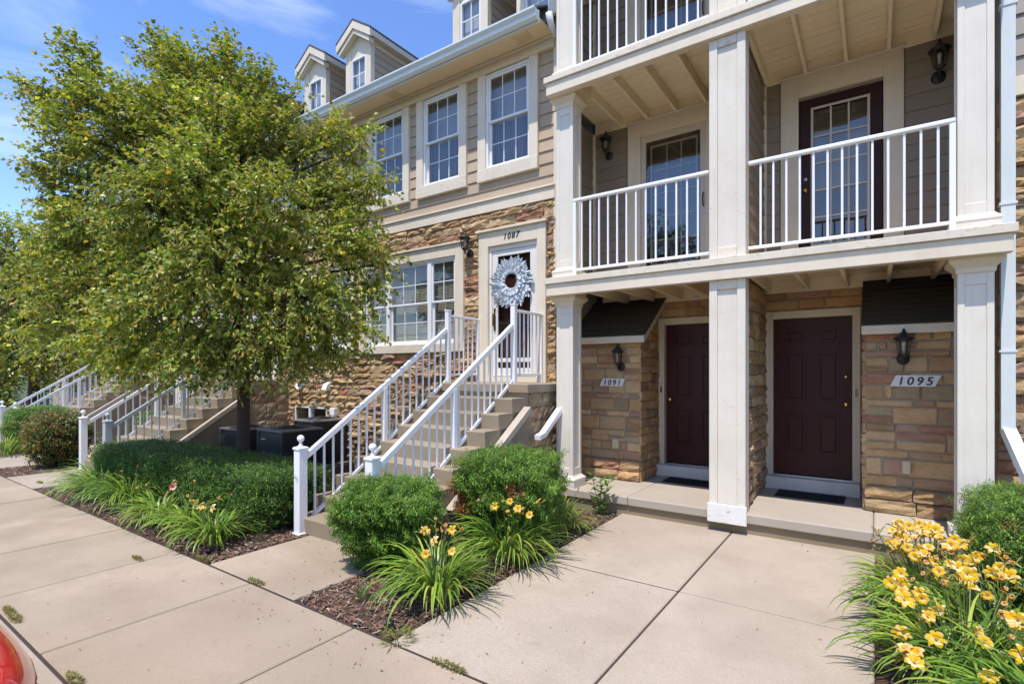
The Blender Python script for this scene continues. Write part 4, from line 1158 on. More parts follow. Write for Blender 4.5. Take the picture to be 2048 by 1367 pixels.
# ================================================================ STAIRS AND RAILINGS
NR = 9; RISE = 1.58 / NR; RUN = 0.27
def stairs(dx, label):
    s = thing('concrete_stairs', (-4.4 + dx, 4.8, 0), label, 'stairs', 'stairs up to the raised front doors')
    x0, x1 = -5.22 + dx, -3.60 + dx
    MB().box(x0, x1 + 0.01, 5.50, 6.415, 1.46, 1.58, 0.012).build('landing', 'concrete_stair', s)
    for k in range(8):           # k = 0 is the top tread
        z = 1.58 - RISE * (k + 1); yn = 5.21 - RUN * k
        mb = MB()
        mb.prism([(yn, z - RISE), (yn - 0.012, z - 0.02), (yn - 0.012, z - 0.008), (yn - 0.004, z), (yn + RUN + 0.012, z), (yn + RUN + 0.012, z - RISE)] if k else [(yn, z - RISE), (yn - 0.012, z - 0.02), (yn - 0.012, z - 0.008), (yn - 0.004, z), (5.60, z), (5.60, z - RISE)], x0 + 0.02 + random.uniform(-.004, .004), x1 - 0.02 + random.uniform(-.004, .004), 'X')
        mb.build('step', 'concrete_stair', s)
        if k < 7: MB().box(x0 + 0.04, x1 - 0.04, yn + 0.02, yn + RUN + 0.3 if k else 5.5, -0.1, z - RISE - 0.001).build('stair_core', 'concrete_stair', s)
    sd = MB().box(x0 + 0.03, x1 - 0.025, 5.56, 6.41, -0.1, 1.459).build('side_wall', 'mortar', s)
    tri = MB().prism([(3.9, -0.1), (5.559, -0.1), (5.559, 1.24), (5.40, 1.24), (3.9, 0.25)], x1 - 0.015, x1 + 0.02, 'X').build('cheek_wall', 'concrete_stair', s)
    MB().bar((x1 + 0.045, 4.0, 0.30), (x1 + 0.045, 5.46, 1.27), 0.10, 0.07).build('coping', 'concrete_porch', s)
    st = MB()
    o, U, V, N = Vector((x1 - 0.025, 0, 0)), Vector((0, 1, 0)), Vector((0, 0, 1)), Vector((1, 0, 0))
    z = 0.0
    for h in (0.2, 0.16, 0.22, 0.18, 0.15, 0.2, 0.17, 0.178):
        u = 5.56
        while u < 6.40:
            u1 = min(6.40, u + random.uniform(0.18, 0.36))
            if 6.40 - u1 < 0.12: u1 = 6.40
            g = stone_geo(o, U, V, N, u + 0.006, u1 - 0.006, z + 0.006, z + h - 0.006, random.uniform(0.012, 0.025), True, pick(PAL_STAIR), 0.012, 0.012)
            g.build('stone', 'stone_smooth', s); u = u1
        z += h
    return s
stairs(0.0, 'tan concrete stairs leading up to the door with the white wreath')
stairs(-6.6, 'concrete stairs partly hidden by the tree, beside the long hedge')
stairs(-12.1, 'farthest concrete stairs, sunlit, at the left edge beyond the white porch')

def ball(mb, x, y, z, r, n=14):
    mb.lathe([(r * math.sin(math.pi * (k + 0.15) / 8.3), z - r * math.cos(math.pi * (k + 0.15) / 8.3)) for k in range(9)], x, y, n)
def railing(x, label, mat='rail_white', top=True, lean=0.0):
    r = thing('stair_railing', (x, 3.3, 0), label, 'railing', 'white stair railings')
    p = MB().box(x - 0.05, x + 0.05, 3.25, 3.35, 0.0, 0.90, 0.004).build('newel_post', mat, r)
    MB().box(x - 0.065, x + 0.065, 3.235, 3.365, 0.0, 0.018, 0.004).build('foot', mat, p)
    mb = MB(); mb.box(x - 0.06, x + 0.06, 3.24, 3.36, 0.901, 0.925, 0.004); mb.add([(x - 0.055, 3.245, 0.925), (x + 0.055, 3.245, 0.925), (x + 0.055, 3.355, 0.925), (x - 0.055, 3.355, 0.925), (x, 3.30, 0.945)], [(0, 1, 4), (1, 2, 4), (2, 3, 4), (3, 0, 4)])
    mb.build('post_cap', mat, p)
    mb = MB(); mb.lathe([(0.028, 0.935), (0.022, 0.95), (0.014, 0.965), (0.016, 0.98), (0.022, 0.985)], x, 3.30); ball(mb, x, 3.30, 1.018, 0.038); mb.build('finial_ball', mat, p, True)
    ya, yb_ = 3.352, 5.61
    za, zb_ = 0.815, 2.33
    sl = (zb_ - za) / (yb_ - ya)
    MB().bar((x, ya, za), (x, yb_, zb_), 0.052, 0.055).build('top_rail', mat, r)
    MB().bar((x, ya, za - 0.715), (x, yb_, zb_ - 0.715), 0.038, 0.034).build('bottom_rail', mat, r)
    # posts
    ym = 4.46
    box('post', mat, r, x - 0.03, x + 0.03, ym - 0.03, ym + 0.03, 0.70, za + sl * (ym - ya) - 0.02)
    tp = box('post', mat, r, x - 0.034, x + 0.034, 5.612, 5.68, 1.58, 2.60)
    box('post_cap', mat, tp, x - 0.04, x + 0.04, 5.606, 5.686, 2.601, 2.618)
    n = 19
    for k in range(1, n):
        y = lerp(ya, yb_, k / n)
        if abs(y - ym) < 0.05: continue
        z = za + sl * (y - ya)
        box('baluster', mat, r, x - 0.0095, x + 0.0095, y - 0.0095, y + 0.0095, z - 0.705, z - 0.015, 0)
    # level guard to the house wall
    box('top_rail', mat, r, x - 0.024, x + 0.024, 5.68, 6.36, 2.52, 2.555, 0.005)
    box('bottom_rail', mat, r, x - 0.016, x + 0.016, 5.68, 6.36, 1.68, 1.71, 0.003)
    box('post', mat, r, x - 0.022, x + 0.022, 6.30, 6.345, 1.58, 2.519)
    for k in range(1, 6):
        y = lerp(5.68, 6.30, k / 6)
        box('baluster', mat, r, x - 0.009, x + 0.009, y - 0.009, y + 0.009, 1.71, 2.52, 0)
railing(-5.05, 'white stair railing with ball finial beside the dark hedge, left of the wreath stairs')
railing(-3.90, 'white stair railing with ball finial behind the trimmed yew, right of the wreath stairs')
railing(-11.65, 'white stair railing with ball finial at the left end of the long hedge')
railing(-10.50, 'white stair railing, greyed for shade, behind the long hedge, under the tree', 'rail_white_shaded')
railing(-17.15, 'left railing of the farthest stairs, at the picture edge')
railing(-16.02, 'right railing of the farthest stairs, behind the small square yew')

# ---- stones: the 300 largest in view as pieces of their walls, the rest as one part
def shown(t):
    sz, wall, mb, mat = t
    if sz <= 0: return 0
    c = Vector(mb.v[0]); px, py, d = project(c)
    if px < 820 and py < 760: return sz * 0.1
    if px < 560: return sz * 0.1
    return sz
STONES.sort(key=shown, reverse=True)
for sz, wall, mb, mat in STONES[:290]: mb.build('stone', mat, wall)
rest = STONES[290:]
big = MB(); mats_i = []
for sz, wall, mb, mat in rest:
    o = len(big.v); big.v.extend(mb.v); big.f.extend([tuple(i + o for i in f) for f in mb.f]); big.c.extend(mb.c)
    mats_i.extend([0 if mat == 'stone_rough' else 1] * len(mb.f))
so_ = big.build('stones', 'stone_rough', bld, kind='stuff')
so_.data.materials.append(MATS['stone_smooth'])
so_.data.polygons.foreach_set('material_index', mats_i)

# ================================================================ LAMPS, PLATES, MATS, WREATH
def lantern(x, yw, z, label, k=1.0, down=True):
    """wall lantern: round back plate, curved arm, tapered glass cage with roof and finial; z = centre of the cage"""
    t = thing('wall_lantern', (x, yw, z - 0.2), label, 'lamp', 'black wall lanterns')
    yc = yw - 0.13 * k
    mb = MB(); n = 16; zb = z - 0.13 * k
    pr = [(0.060 * k, 0.0), (0.060 * k, 0.010), (0.045 * k, 0.022), (0.018 * k, 0.03)]
    vs, fs = [], []
    for r_, tt in pr:
        for i in range(n): vs.append((x + r_ * math.cos(2 * math.pi * i / n), yw - tt, zb + r_ * 1.1 * math.sin(2 * math.pi * i / n)))
    for i in range(len(pr) - 1):
        for j in range(n): fs.append((i * n + j, i * n + (j + 1) % n, (i + 1) * n + (j + 1) % n, (i + 1) * n + j))
    fs.append(tuple(range(3 * n, 4 * n)))
    mb.add(vs, fs).build('back_plate', 'iron_dark', t, True)
    mb = MB(); mb.tube([(x, yw - 0.02, zb), (x, yw - 0.06 * k, zb - 0.03 * k), (x, yc + 0.01, zb - 0.02 * k), (x, yc, zb + 0.02 * k), (x, yc, z - 0.085 * k)], 0.011 * k, 8); mb.build('arm', 'iron_dark', t, True)
    # hexagonal cage
    def hexa(r0, z0, r1, z1, m): m.lathe([(r0, z0), (r1, z1)], x, yc, 6)
    mb = MB(); mb.lathe([(0.028 * k, z - 0.105 * k), (0.05 * k, z - 0.085 * k), (0.052 * k, z - 0.075 * k)], x, yc, 6); mb.build('cage_base', 'iron_dark', t)
    mb = MB()
    for i in range(6):
        a = 2 * math.pi * i / 6
        mb.bar((x + 0.047 * k * math.cos(a), yc + 0.047 * k * math.sin(a), z - 0.078 * k), (x + 0.072 * k * math.cos(a), yc + 0.072 * k * math.sin(a), z + 0.075 * k), 0.008 * k, 0.008 * k)
    mb.lathe([(0.075 * k, z + 0.068 * k), (0.077 * k, z + 0.082 * k)], x, yc, 6); mb.build('cage', 'iron_dark', t)
    mb = MB(); vs = []
    for i in range(6):
        a = 2 * math.pi * i / 6
        vs += [(x + 0.044 * k * math.cos(a), yc + 0.044 * k * math.sin(a), z - 0.075 * k), (x + 0.068 * k * math.cos(a), yc + 0.068 * k * math.sin(a), z + 0.072 * k)]
    mb.add(vs, [(2 * i, 2 * ((i + 1) % 6), 2 * ((i + 1) % 6) + 1, 2 * i + 1) for i in range(6)]).build('glass', 'glass_lamp', t)
    mb = MB(); mb.lathe([(0.014 * k, z - 0.075 * k), (0.014 * k, z + 0.01 * k), (0.02 * k, z + 0.03 * k), (0.012 * k, z + 0.06 * k)], x, yc, 10); mb.build('bulb', 'lamp_candle', t, True)
    mb = MB(); mb.lathe([(0.096 * k, z + 0.083 * k), (0.094 * k, z + 0.092 * k), (0.06 * k, z + 0.115 * k), (0.035 * k, z + 0.15 * k), (0.012 * k, z + 0.165 * k), (0.016 * k, z + 0.18 * k), (0.004 * k, z + 0.20 * k)], x, yc, 12); mb.build('hood', 'iron_dark', t, True)
lantern(-2.93, 6.885, 1.93, 'black wall lantern on the left closet wall, over its number plate', 0.95)
lantern(0.235, 6.885, 1.99, 'larger looking black wall lantern on the right closet wall, under the dark little roof', 0.95)
lantern(-5.235, 6.365, 3.72, 'black wall lantern on rough stone left of the wreath door', 1.0)
lantern(-3.33, 7.375, 5.14, 'black wall lantern left of the glazed left balcony door', 1.0)
lantern(0.56, 7.375, 5.09, 'black wall lantern beside the right balcony door, under the joists', 1.08)

dg = None
def digits(txt, x0, x1, z, h, y, mat, parent, shear=0.18, dark=None):
    cu = bpy.data.curves.new('numeral', 'FONT'); cu.body = txt[0]
    for i, chx in enumerate(txt):
        cu = bpy.data.curves.new('numeral', 'FONT')
        cu.body = chx; cu.size = h / 0.70; cu.shear = shear; cu.extrude = 0.0015; cu.offset = 0.0022; cu.align_x = 'CENTER'; cu.resolution_u = 4
        tmp = bpy.data.objects.new('tmp_text', cu); col.objects.link(tmp)
        bpy.context.view_layer.update()
        me = bpy.data.meshes.new_from_object(tmp.evaluated_get(bpy.context.evaluated_depsgraph_get()))
        bpy.data.objects.remove(tmp)
        xx = lerp(x0, x1, (i + 0.5) / len(txt))
        for v in me.vertices:
            a, b_, c = v.co
            v.co = (a, -c, b_)
        me.materials.clear(); me.materials.append(MATS[mat])
        link('numeral', me, (xx - 0.03 * shear, y, z - h / 2), parent)
def plate(txt, xc, z, w, h, label, y=6.868):
    p = thing('house_number_plate', (xc, y, z - h / 2), label, 'number plate')
    s = h * 0.33
    MB().prism([(xc - w / 2, z - h / 2), (xc + w / 2 - s * 1.4, z - h / 2), (xc + w / 2, z + h / 2), (xc - w / 2 + s * 1.4, z + h / 2)], y, y + 0.02, 'Y').build('plate', 'plate_white', p)
    digits(txt, xc - w * 0.37, xc + w * 0.37, z, h * 0.70, y - 0.002, 'number_black', p)
plate('1091', -3.06, 1.585, 0.385, 0.108, 'white slanted number plate reading 1091 on the left closet wall')
plate('1095', 0.335, 1.635, 0.43, 0.118, 'white slanted number plate reading 1095 on the right closet wall')
d1087 = [o for o in bld.children if o.name.startswith('front_door')][0]
digits('1087', -4.58, -4.28, 3.755, 0.085, 6.342, 'number_black', d1087, 0.2)

def mat_thing(x0, x1, y0, y1, label):
    t = thing('doormat', ((x0 + x1) / 2, (y0 + y1) / 2, 0.22), label, 'doormat')
    MB().box(x0, x1, y0, y1, 0.2205, 0.232, 0.004).build('base', 'rubber', t)
    n = 20
    for k in range(n): MB().box(lerp(x0, x1, (k + 0.18) / n), lerp(x0, x1, (k + 0.82) / n), y0 + 0.03, y1 - 0.03, 0.2325, 0.242, 0.003).build('ridge', 'rubber', t)
mat_thing(-1.02, -0.30, 7.06, 7.47, 'black ridged rubber doormat in front of the 1095 door')
mat_thing(-2.42, -1.72, 7.08, 7.46, 'black doormat in front of the 1091 door')

def wreath():
    xc, zc, y = -4.43, 3.075, 6.37
    t = thing('feather_wreath', (xc, y, zc - 0.4), 'fluffy white feather wreath hanging on the 1087 storm door', 'wreath')
    mb = MB(); mb.tube([(xc + 0.17 * math.cos(a), y + 0.01, zc + 0.17 * math.sin(a)) for a in [2 * math.pi * k / 24 for k in range(25)]], 0.02, 6); mb.build('ring', 'feather', t)
    for layer, (r0, L0, n) in enumerate(((0.18, 0.20, 74), (0.165, 0.175, 72), (0.15, 0.135, 66), (0.135, 0.09, 60))):
        for k in range(n):
            a = 2 * math.pi * (k + random.uniform(-.3, .3)) / n
            L = L0 * random.uniform(0.85, 1.15) * (1.1 if math.sin(a) < -0.3 else 1.0)
            sw_ = -1.0 + random.uniform(-0.2, 0.2)          # feathers swirl round the ring
            dv = Vector((math.cos(a + sw_), 0, math.sin(a + sw_)))
            ct = Vector((xc + r0 * math.cos(a), y - 0.012 * layer - random.uniform(0, 0.03), zc + r0 * math.sin(a)))
            sd = Vector((-dv.z, 0, dv.x))
            mb = MB(); W = random.uniform(0.034, 0.052); m_ = 7
            vs, fs = [], []
            for i in range(m_ + 1):
                f = i / m_
                w_ = W * (math.sin(math.pi * min(1, 0.12 + 0.86 * f)) ** 0.6) * (1 + 0.22 * random.uniform(-1, 1))
                c = ct + dv * (L * f) + Vector((0, -0.05 * f * f + 0.03 * f, 0)) + sd * (0.06 * f * f * L / 0.2)
                vs += [c + sd * w_ + Vector((0, 0.012, 0)) - dv * 0.012 , c + Vector((0, -0.004, 0)), c - sd * w_ + Vector((0, 0.012, 0)) - dv * 0.012]
            for i in range(m_): fs += [(3 * i, 3 * i + 1, 3 * i + 4, 3 * i + 3), (3 * i + 1, 3 * i + 2, 3 * i + 5, 3 * i + 4)]
            mb.add(vs, fs).build('feather', 'feather', t)
wreath()

# ================================================================ AIR CONDITIONERS
def ac_unit(x, y, w, h, label, rz=0.0, roundtop=False):
    t = thing('air_conditioner', (x, y, 0), label, 'air conditioner', 'air conditioners by the wall')
    MB().box(x - w / 2 - 0.06, x + w / 2 + 0.06, y - w / 2 - 0.06, y + w / 2 + 0.06, -0.05, 0.05, 0.01).build('pad', 'concrete_stair', t)
    mb = MB(); mb.box(x - w / 2 + 0.02, x + w / 2 - 0.02, y - w / 2 + 0.02, y + w / 2 - 0.02, 0.05, h - 0.05)
    n = 22
    for k in range(n):
        z = lerp(0.08, h - 0.09, k / n)
        mb.box(x - w / 2, x + w / 2, y - w / 2, y + w / 2, z, z + 0.016)
    for sx in (-1, 1):
        for sy in (-1, 1): mb.box(x + sx * (w / 2 + 0.004), x + sx * (w / 2 - 0.05), y + sy * (w / 2 + 0.004), y + sy * (w / 2 - 0.05), 0.05, h - 0.04, 0.01)
    mb.build('louvred_case', 'ac_metal', t)
    MB().box(x - w / 2 - 0.008, x + w / 2 + 0.008, y - w / 2 - 0.008, y + w / 2 + 0.008, h - 0.045, h, 0.015).build('top_panel', 'ac_top', t)
    mb = MB()
    for k in range(8):
        r_ = w * (0.06 + 0.05 * k)
        pts = [(x + r_ * math.cos(a), y + r_ * math.sin(a), h + 0.012 + 0.03 * (1 - k / 8)) for a in [2 * math.pi * i / 24 for i in range(25)]]
        mb.tube(pts, 0.004, 4, None, False)
    for i in range(8):
        a = 2 * math.pi * i / 8; mb.bar((x, y, h + 0.042), (x + w * 0.42 * math.cos(a), y + w * 0.42 * math.sin(a), h + 0.012), 0.008, 0.006)
    mb.build('fan_grille', 'iron_black', t)
    box('badge', 'steel', t, x - w * 0.28, x - w * 0.12, y - w / 2 - 0.012, y - w / 2 - 0.005, h - 0.17, h - 0.145, 0.002)
ac_unit(-8.02, 5.05, 0.74, 0.80, 'black louvred air conditioner between the trunk and the white railing')
ac_unit(-9.55, 5.15, 0.68, 0.72, 'black air conditioner half hidden behind the tree trunk')
ac_unit(-8.55, 5.98, 0.66, 0.86, 'rear black air conditioner under the basement window')

# ================================================================ CAR (nose just enters the picture)
def car(xc, yn):
    t = thing('parked_car', (xc, yn - 2.1, -0.13), 'glossy red car nose at the bottom left corner by the kerb', 'car')
    G = -0.13
    st = [(0.0, 0.60, 0.50, 0.30), (0.05, 0.74, 0.62, 0.24), (0.16, 0.83, 0.72, 0.20), (0.40, 0.885, 0.80, 0.19), (0.8, 0.90, 0.86, 0.19), (1.3, 0.90, 0.93, 0.19), (2.2, 0.90, 0.95, 0.19), (3.2, 0.90, 0.96, 0.19), (3.8, 0.88, 0.95, 0.20), (4.1, 0.84, 0.88, 0.24), (4.22, 0.74, 0.78, 0.32)]
    vs, fs = [], []
    cs = [(-0.02, 1.0), (0.35, 0.998), (0.68, 0.985), (0.86, 0.955), (0.95, 0.90), (0.985, 0.80), (1.0, 0.66), (0.995, 0.5), (0.985, 0.3), (0.97, 0.12), (0.90, 0.0)]
    full = [(-a, b_) for a, b_ in reversed(cs[1:])] + [(0, 1.003)] + cs[1:]
    n = len(full)
    for d_, hw, zt, zb in st:
        for a, b_ in full: vs.append((xc + a * hw, yn - d_ - (0.0 if d_ > 0.3 else 0.10 * abs(a) ** 3), G + lerp(zb, zt, b_)))
    for i in range(len(st) - 1):
        for k in range(n - 1): fs.append((i * n + k, i * n + k + 1, (i + 1) * n + k + 1, (i + 1) * n + k))
    fs.append(tuple(range(n))); fs.append(tuple(range((len(st) - 1) * n, len(st) * n))[::-1])
    o = MB().add(vs, fs).build('body', 'car_red', t, True)
    sub = o.modifiers.new('smooth', 'SUBSURF'); sub.levels = 2; sub.render_levels = 2
    # cabin
    cst = [(1.15, 0.78, 0.92), (1.75, 0.68, 1.38), (2.2, 0.66, 1.46), (3.0, 0.64, 1.44), (3.6, 0.62, 1.28), (4.0, 0.70, 0.94)]
    vs, fs = [], []
    for d_, hw, zt in cst:
        for a, b_ in ((-1.12, 0.0), (-1.0, 0.85), (-0.8, 1.0), (0.8, 1.0), (1.0, 0.85), (1.12, 0.0)): vs.append((xc + a * hw, yn - d_, G + lerp(0.90, zt, b_)))
    for i in range(len(cst) - 1):
        for k in range(5): fs.append((i * 6 + k, i * 6 + k + 1, (i + 1) * 6 + k + 1, (i + 1) * 6 + k))
    o = MB().add(vs, fs).build('cabin', 'car_glass', t, True)
    MB().box(xc - 0.52, xc + 0.52, yn - 3.1, yn - 1.9, G + 1.455, G + 1.475, 0.01).build('roof', 'car_red', t)
    for sx in (-1, 1):
        MB().prism([(xc + sx * 0.48, G + 0.50), (xc + sx * 0.74, G + 0.52), (xc + sx * 0.76, G + 0.62), (xc + sx * 0.5, G + 0.60)], yn - 0.34, yn - 0.20, 'Y').build('headlight', 'car_light', t)
        for d_ in (0.85, 3.35):
            vs, fs = [], []; pr = [(0.30, 0.0), (0.32, 0.03), (0.32, 0.18), (0.30, 0.21)]; n2 = 24
            for r_, q in pr:
                for k in range(n2): vs.append((xc + sx * (0.915 - q), yn - d_ + r_ * math.cos(2 * math.pi * k / n2), G + 0.32 + r_ * math.sin(2 * math.pi * k / n2)))
            for i in range(3):
                for k in range(n2): fs.append((i * n2 + k, i * n2 + (k + 1) % n2, (i + 1) * n2 + (k + 1) % n2, (i + 1) * n2 + k))
            fs.append(tuple(range(n2)))
            w_ = MB().add(vs, fs).build('wheel', 'tyre', t, True)
    MB().box(xc - 0.5, xc + 0.5, yn - 0.10, yn - 0.025, G + 0.33, G + 0.43, 0.01).build('grille', 'car_black', t)
car(-3.47, 0.735)

# ================================================================ PLANTS
def frame_from(D):
    D = D / np.linalg.norm(D, axis=1, keepdims=True)
    ref = np.where(np.abs(D[:, 2:3]) > 0.9, np.array([[1.0, 0, 0]]), np.array([[0, 0, 1.0]]))
    S = np.cross(D, ref); S /= np.linalg.norm(S, axis=1, keepdims=True)
    N = np.cross(S, D)
    return D, S, N
def leaf_quads(P, D, L, W, fold=0.25, roll=None):
    """diamond leaves from base P along D"""
    n = len(P); D, S, N = frame_from(D)
    if roll is not None:
        S, N = S * np.cos(roll)[:, None] + N * np.sin(roll)[:, None], N * np.cos(roll)[:, None] - S * np.sin(roll)[:, None]
    L = L[:, None]; W = W[:, None]
    m = P + D * L * 0.42
    q = np.stack([P, m + S * W + N * W * fold, P + D * L - N * L * 0.12, m - S * W + N * W * fold], 1).reshape(-1, 3)
    return q, np.arange(4 * n).reshape(-1, 4)
def palette(n, cols, w, var=0.22):
    c = np.array(cols)[rng.choice(len(cols), n, p=np.array(w) / sum(w))]
    return c * rng.uniform(1 - var, 1 + var, (n, 1)) * rng.uniform(0.93, 1.07, (n, 3))

def shrub(name, ctr, rx, ry, h, n, label, cat, colours, weights, p=3.0, z0=0.12, ln=(0.018, 0.030), wd=0.0035, per=6, brown=None, group=None, mat='needle', under=0.75, rz=0.0, clump=0.05):
    """clipped shrub: twig core and a thick shell of small sprigs"""
    ctr = np.array(ctr, float)
    t = thing(name, tuple(ctr), label, cat, group)
    d = rng.normal(size=(n, 3)); d /= np.linalg.norm(d, axis=1, keepdims=True)
    r = (np.abs(d) ** p).sum(1) ** (-1 / p)
    s = d * r[:, None]
    ph = rng.uniform(0, 6.28, (6, 3)); fr = rng.uniform(5.0, 13.0, (6, 3))
    nzv = sum(np.sin(s * fr[k] @ np.ones(3) * 1.0 + ph[k, 0]) * np.sin(s[:, 0] * fr[k, 1] + ph[k, 1]) * np.sin(s[:, 1] * fr[k, 2] + ph[k, 2]) for k in range(6))
    s = s * (1 + clump * nzv)[:, None]
    s = s * (1 - 0.16 * rng.uniform(0, 1, (n, 1)) ** 1.5)
    s = s * (1 + 0.10 * (rng.uniform(0, 1, (n, 1)) < 0.03) * rng.uniform(0.3, 1.0, (n, 1)))
    taper = under + (1 - under) * np.clip((s[:, 2] + 1) / 1.2, 0, 1)
    ca, sa = math.cos(rz), math.sin(rz)
    hz = (h - z0) / 2
    lx, ly = s[:, 0] * rx * taper, s[:, 1] * ry * taper
    P = np.stack([ctr[0] + lx * ca - ly * sa, ctr[1] + lx * sa + ly * ca, ctr[2] + z0 + hz + s[:, 2] * hz], 1)
    out = np.stack([d[:, 0] / rx, d[:, 1] / ry, d[:, 2] / hz * 0.8], 1); out /= np.linalg.norm(out, axis=1, keepdims=True)
    D = out + np.array([0, 0, 0.35]) + rng.normal(0, 0.45, (n, 3))
    D, S, N = frame_from(D)
    Vs, Cs = [], []
    base = palette(n, colours, weights)
    if brown is not None:
        (bx, by, bz, br, bc) = brown
        for k in range(len(bx)):
            m = np.linalg.norm(P - np.array([bx[k], by[k], bz[k]]), axis=1) < br[k] * rng.uniform(0.6, 1.2, n)
            base[m] = palette(int(m.sum()), bc, [1] * len(bc))
    for k in range(per):
        f = k / max(1, per - 1)
        ang = rng.uniform(0, 6.28, n)
        side = S * np.cos(ang)[:, None] + N * np.sin(ang)[:, None]
        L = rng.uniform(ln[0], ln[1], n)
        st = P + D * (L * 1.5 * f)[:, None]
        q, _ = leaf_quads(st, D * (0.15 + 0.35 * f) + side * 1.0, L, np.full(n, wd) * rng.uniform(0.8, 1.3, n), 0.1)
        Vs.append(q); Cs.append(base * rng.uniform(0.85, 1.2, (n, 1)))
    V = np.concatenate(Vs); F = np.arange(len(V)).reshape(-1, 4)
    np_mesh('foliage', V, F, np.concatenate(Cs), mat, t)
    # woody core
    mb = MB()
    for k in range(26):
        a = random.uniform(0, 6.28); e = random.uniform(0.3, 0.85)
        tip = Vector((ctr[0] + (math.cos(a) * rx * e * ca - math.sin(a) * ry * e * sa), ctr[1] + (math.cos(a) * rx * e * sa + math.sin(a) * ry * e * ca), ctr[2] + h * random.uniform(0.4, 0.85)))
        b0 = Vector((lerp(ctr[0], tip.x, 0.25), lerp(ctr[1], tip.y, 0.25), ctr[2] - 0.03))
        mid = b0.lerp(tip, 0.5) + Vector((random.uniform(-.05, .05), random.uniform(-.05, .05), 0.02))
        mb.tube([b0, mid, tip], [0.013, 0.009, 0.004], 5)
    mb.build('stem', 'twig_brown', t)
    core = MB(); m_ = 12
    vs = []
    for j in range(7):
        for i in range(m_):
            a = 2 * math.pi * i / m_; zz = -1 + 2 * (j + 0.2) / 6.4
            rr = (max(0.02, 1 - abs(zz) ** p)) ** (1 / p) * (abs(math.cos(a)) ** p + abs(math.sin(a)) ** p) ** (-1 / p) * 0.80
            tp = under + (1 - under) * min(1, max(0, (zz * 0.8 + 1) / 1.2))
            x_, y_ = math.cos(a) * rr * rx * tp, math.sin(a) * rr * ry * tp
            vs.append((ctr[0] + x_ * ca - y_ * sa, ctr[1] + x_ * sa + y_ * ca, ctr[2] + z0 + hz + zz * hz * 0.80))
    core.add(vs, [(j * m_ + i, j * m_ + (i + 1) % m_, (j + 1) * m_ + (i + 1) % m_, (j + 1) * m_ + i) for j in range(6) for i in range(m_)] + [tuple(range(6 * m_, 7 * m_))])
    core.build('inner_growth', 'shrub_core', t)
    return t
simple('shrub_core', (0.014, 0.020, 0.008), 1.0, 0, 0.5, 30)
YEW = [(0.115, 0.235, 0.025), (0.165, 0.31, 0.035), (0.07, 0.15, 0.02), (0.25, 0.38, 0.05)]
YW = [4, 3, 2.5, 1.2]
BRN = [(0.30, 0.12, 0.03), (0.22, 0.10, 0.04), (0.40, 0.18, 0.05)]
shrub('yew_bush', (-3.64, 3.28, 0.0), 0.385, 0.44, 0.675, 15000, 'bright green clipped yew beside the lowest stair post, yellow lilies in front', 'bush', YEW, YW, 6.0, 0.05, (0.022, 0.044), 0.0044, 6, None, 'clipped yew bushes', under=0.5, rz=0.6, clump=0.12)
shrub('yew_bush', (-3.10, 4.42, 0.0), 0.45, 0.52, 0.86, 15000, 'clipped yew with brown dead sprigs between stairs and white column', 'bush', YEW, YW, 5.0, 0.10, (0.022, 0.044), 0.0044, 6, ([-3.42, -3.3, -2.75, -3.0, -3.5, -2.9], [3.95, 3.9, 4.0, 4.2, 4.1, 4.6], [0.55, 0.42, 0.60, 0.92, 0.75, 0.95], [0.15, 0.16, 0.09, 0.06, 0.12, 0.05], BRN), 'clipped yew bushes', under=0.72, rz=0.3, clump=0.12)
shrub('yew_bush', (1.14, 5.08, 0.0), 0.58, 0.70, 0.83, 21000, 'dense green clipped yew at the right edge behind the yellow lilies', 'bush', YEW, YW, 4.5, 0.05, (0.020, 0.038), 0.0036, 6, ([0.72], [4.6], [0.72], [0.05], BRN), 'clipped yew bushes', under=0.85)
HDG = [(0.075, 0.170, 0.022), (0.11, 0.225, 0.028), (0.045, 0.105, 0.016), (0.17, 0.29, 0.04)]
shrub('hedge', (-7.50, 3.34, 0.0), 2.28, 0.47, 0.65, 42000, 'long low clipped dark green hedge under the tree', 'hedge', HDG, YW, 9.0, 0.02, (0.020, 0.036), 0.0046, 6, None, None, under=0.95, rz=R(1.5), clump=0.016)
shrub('yew_bush', (-15.45, 3.55, 0.0), 0.50, 0.5, 0.92, 4500, 'small square clipped yew in front of the farthest stairs', 'bush', YEW, YW, 5.0, 0.05, (0.03, 0.05), 0.008, 5, None, 'clipped yew bushes', under=0.9)
shrub('flowering_shrub', (-12.42, 3.15, 0.0), 0.46, 0.46, 0.95, 3600, 'loose shrub with orange tips left of the far white post', 'bush', [(0.06, 0.12, 0.02), (0.14, 0.20, 0.04), (0.42, 0.20, 0.04), (0.40, 0.30, 0.10), (0.09, 0.10, 0.03)], [4, 3, 2, 1.2, 2], 2.4, 0.05, (0.03, 0.05), 0.011, 4, None, None, 'leaf', 0.8, 0.0, 0.09)
shrub('low_hedge', (-13.6, 5.4, 0.0), 0.9, 0.35, 0.75, 3500, 'low green hedge strip behind the far white railing', 'hedge', YEW, YW, 5.0, 0.05, (0.035, 0.06), 0.010, 5)

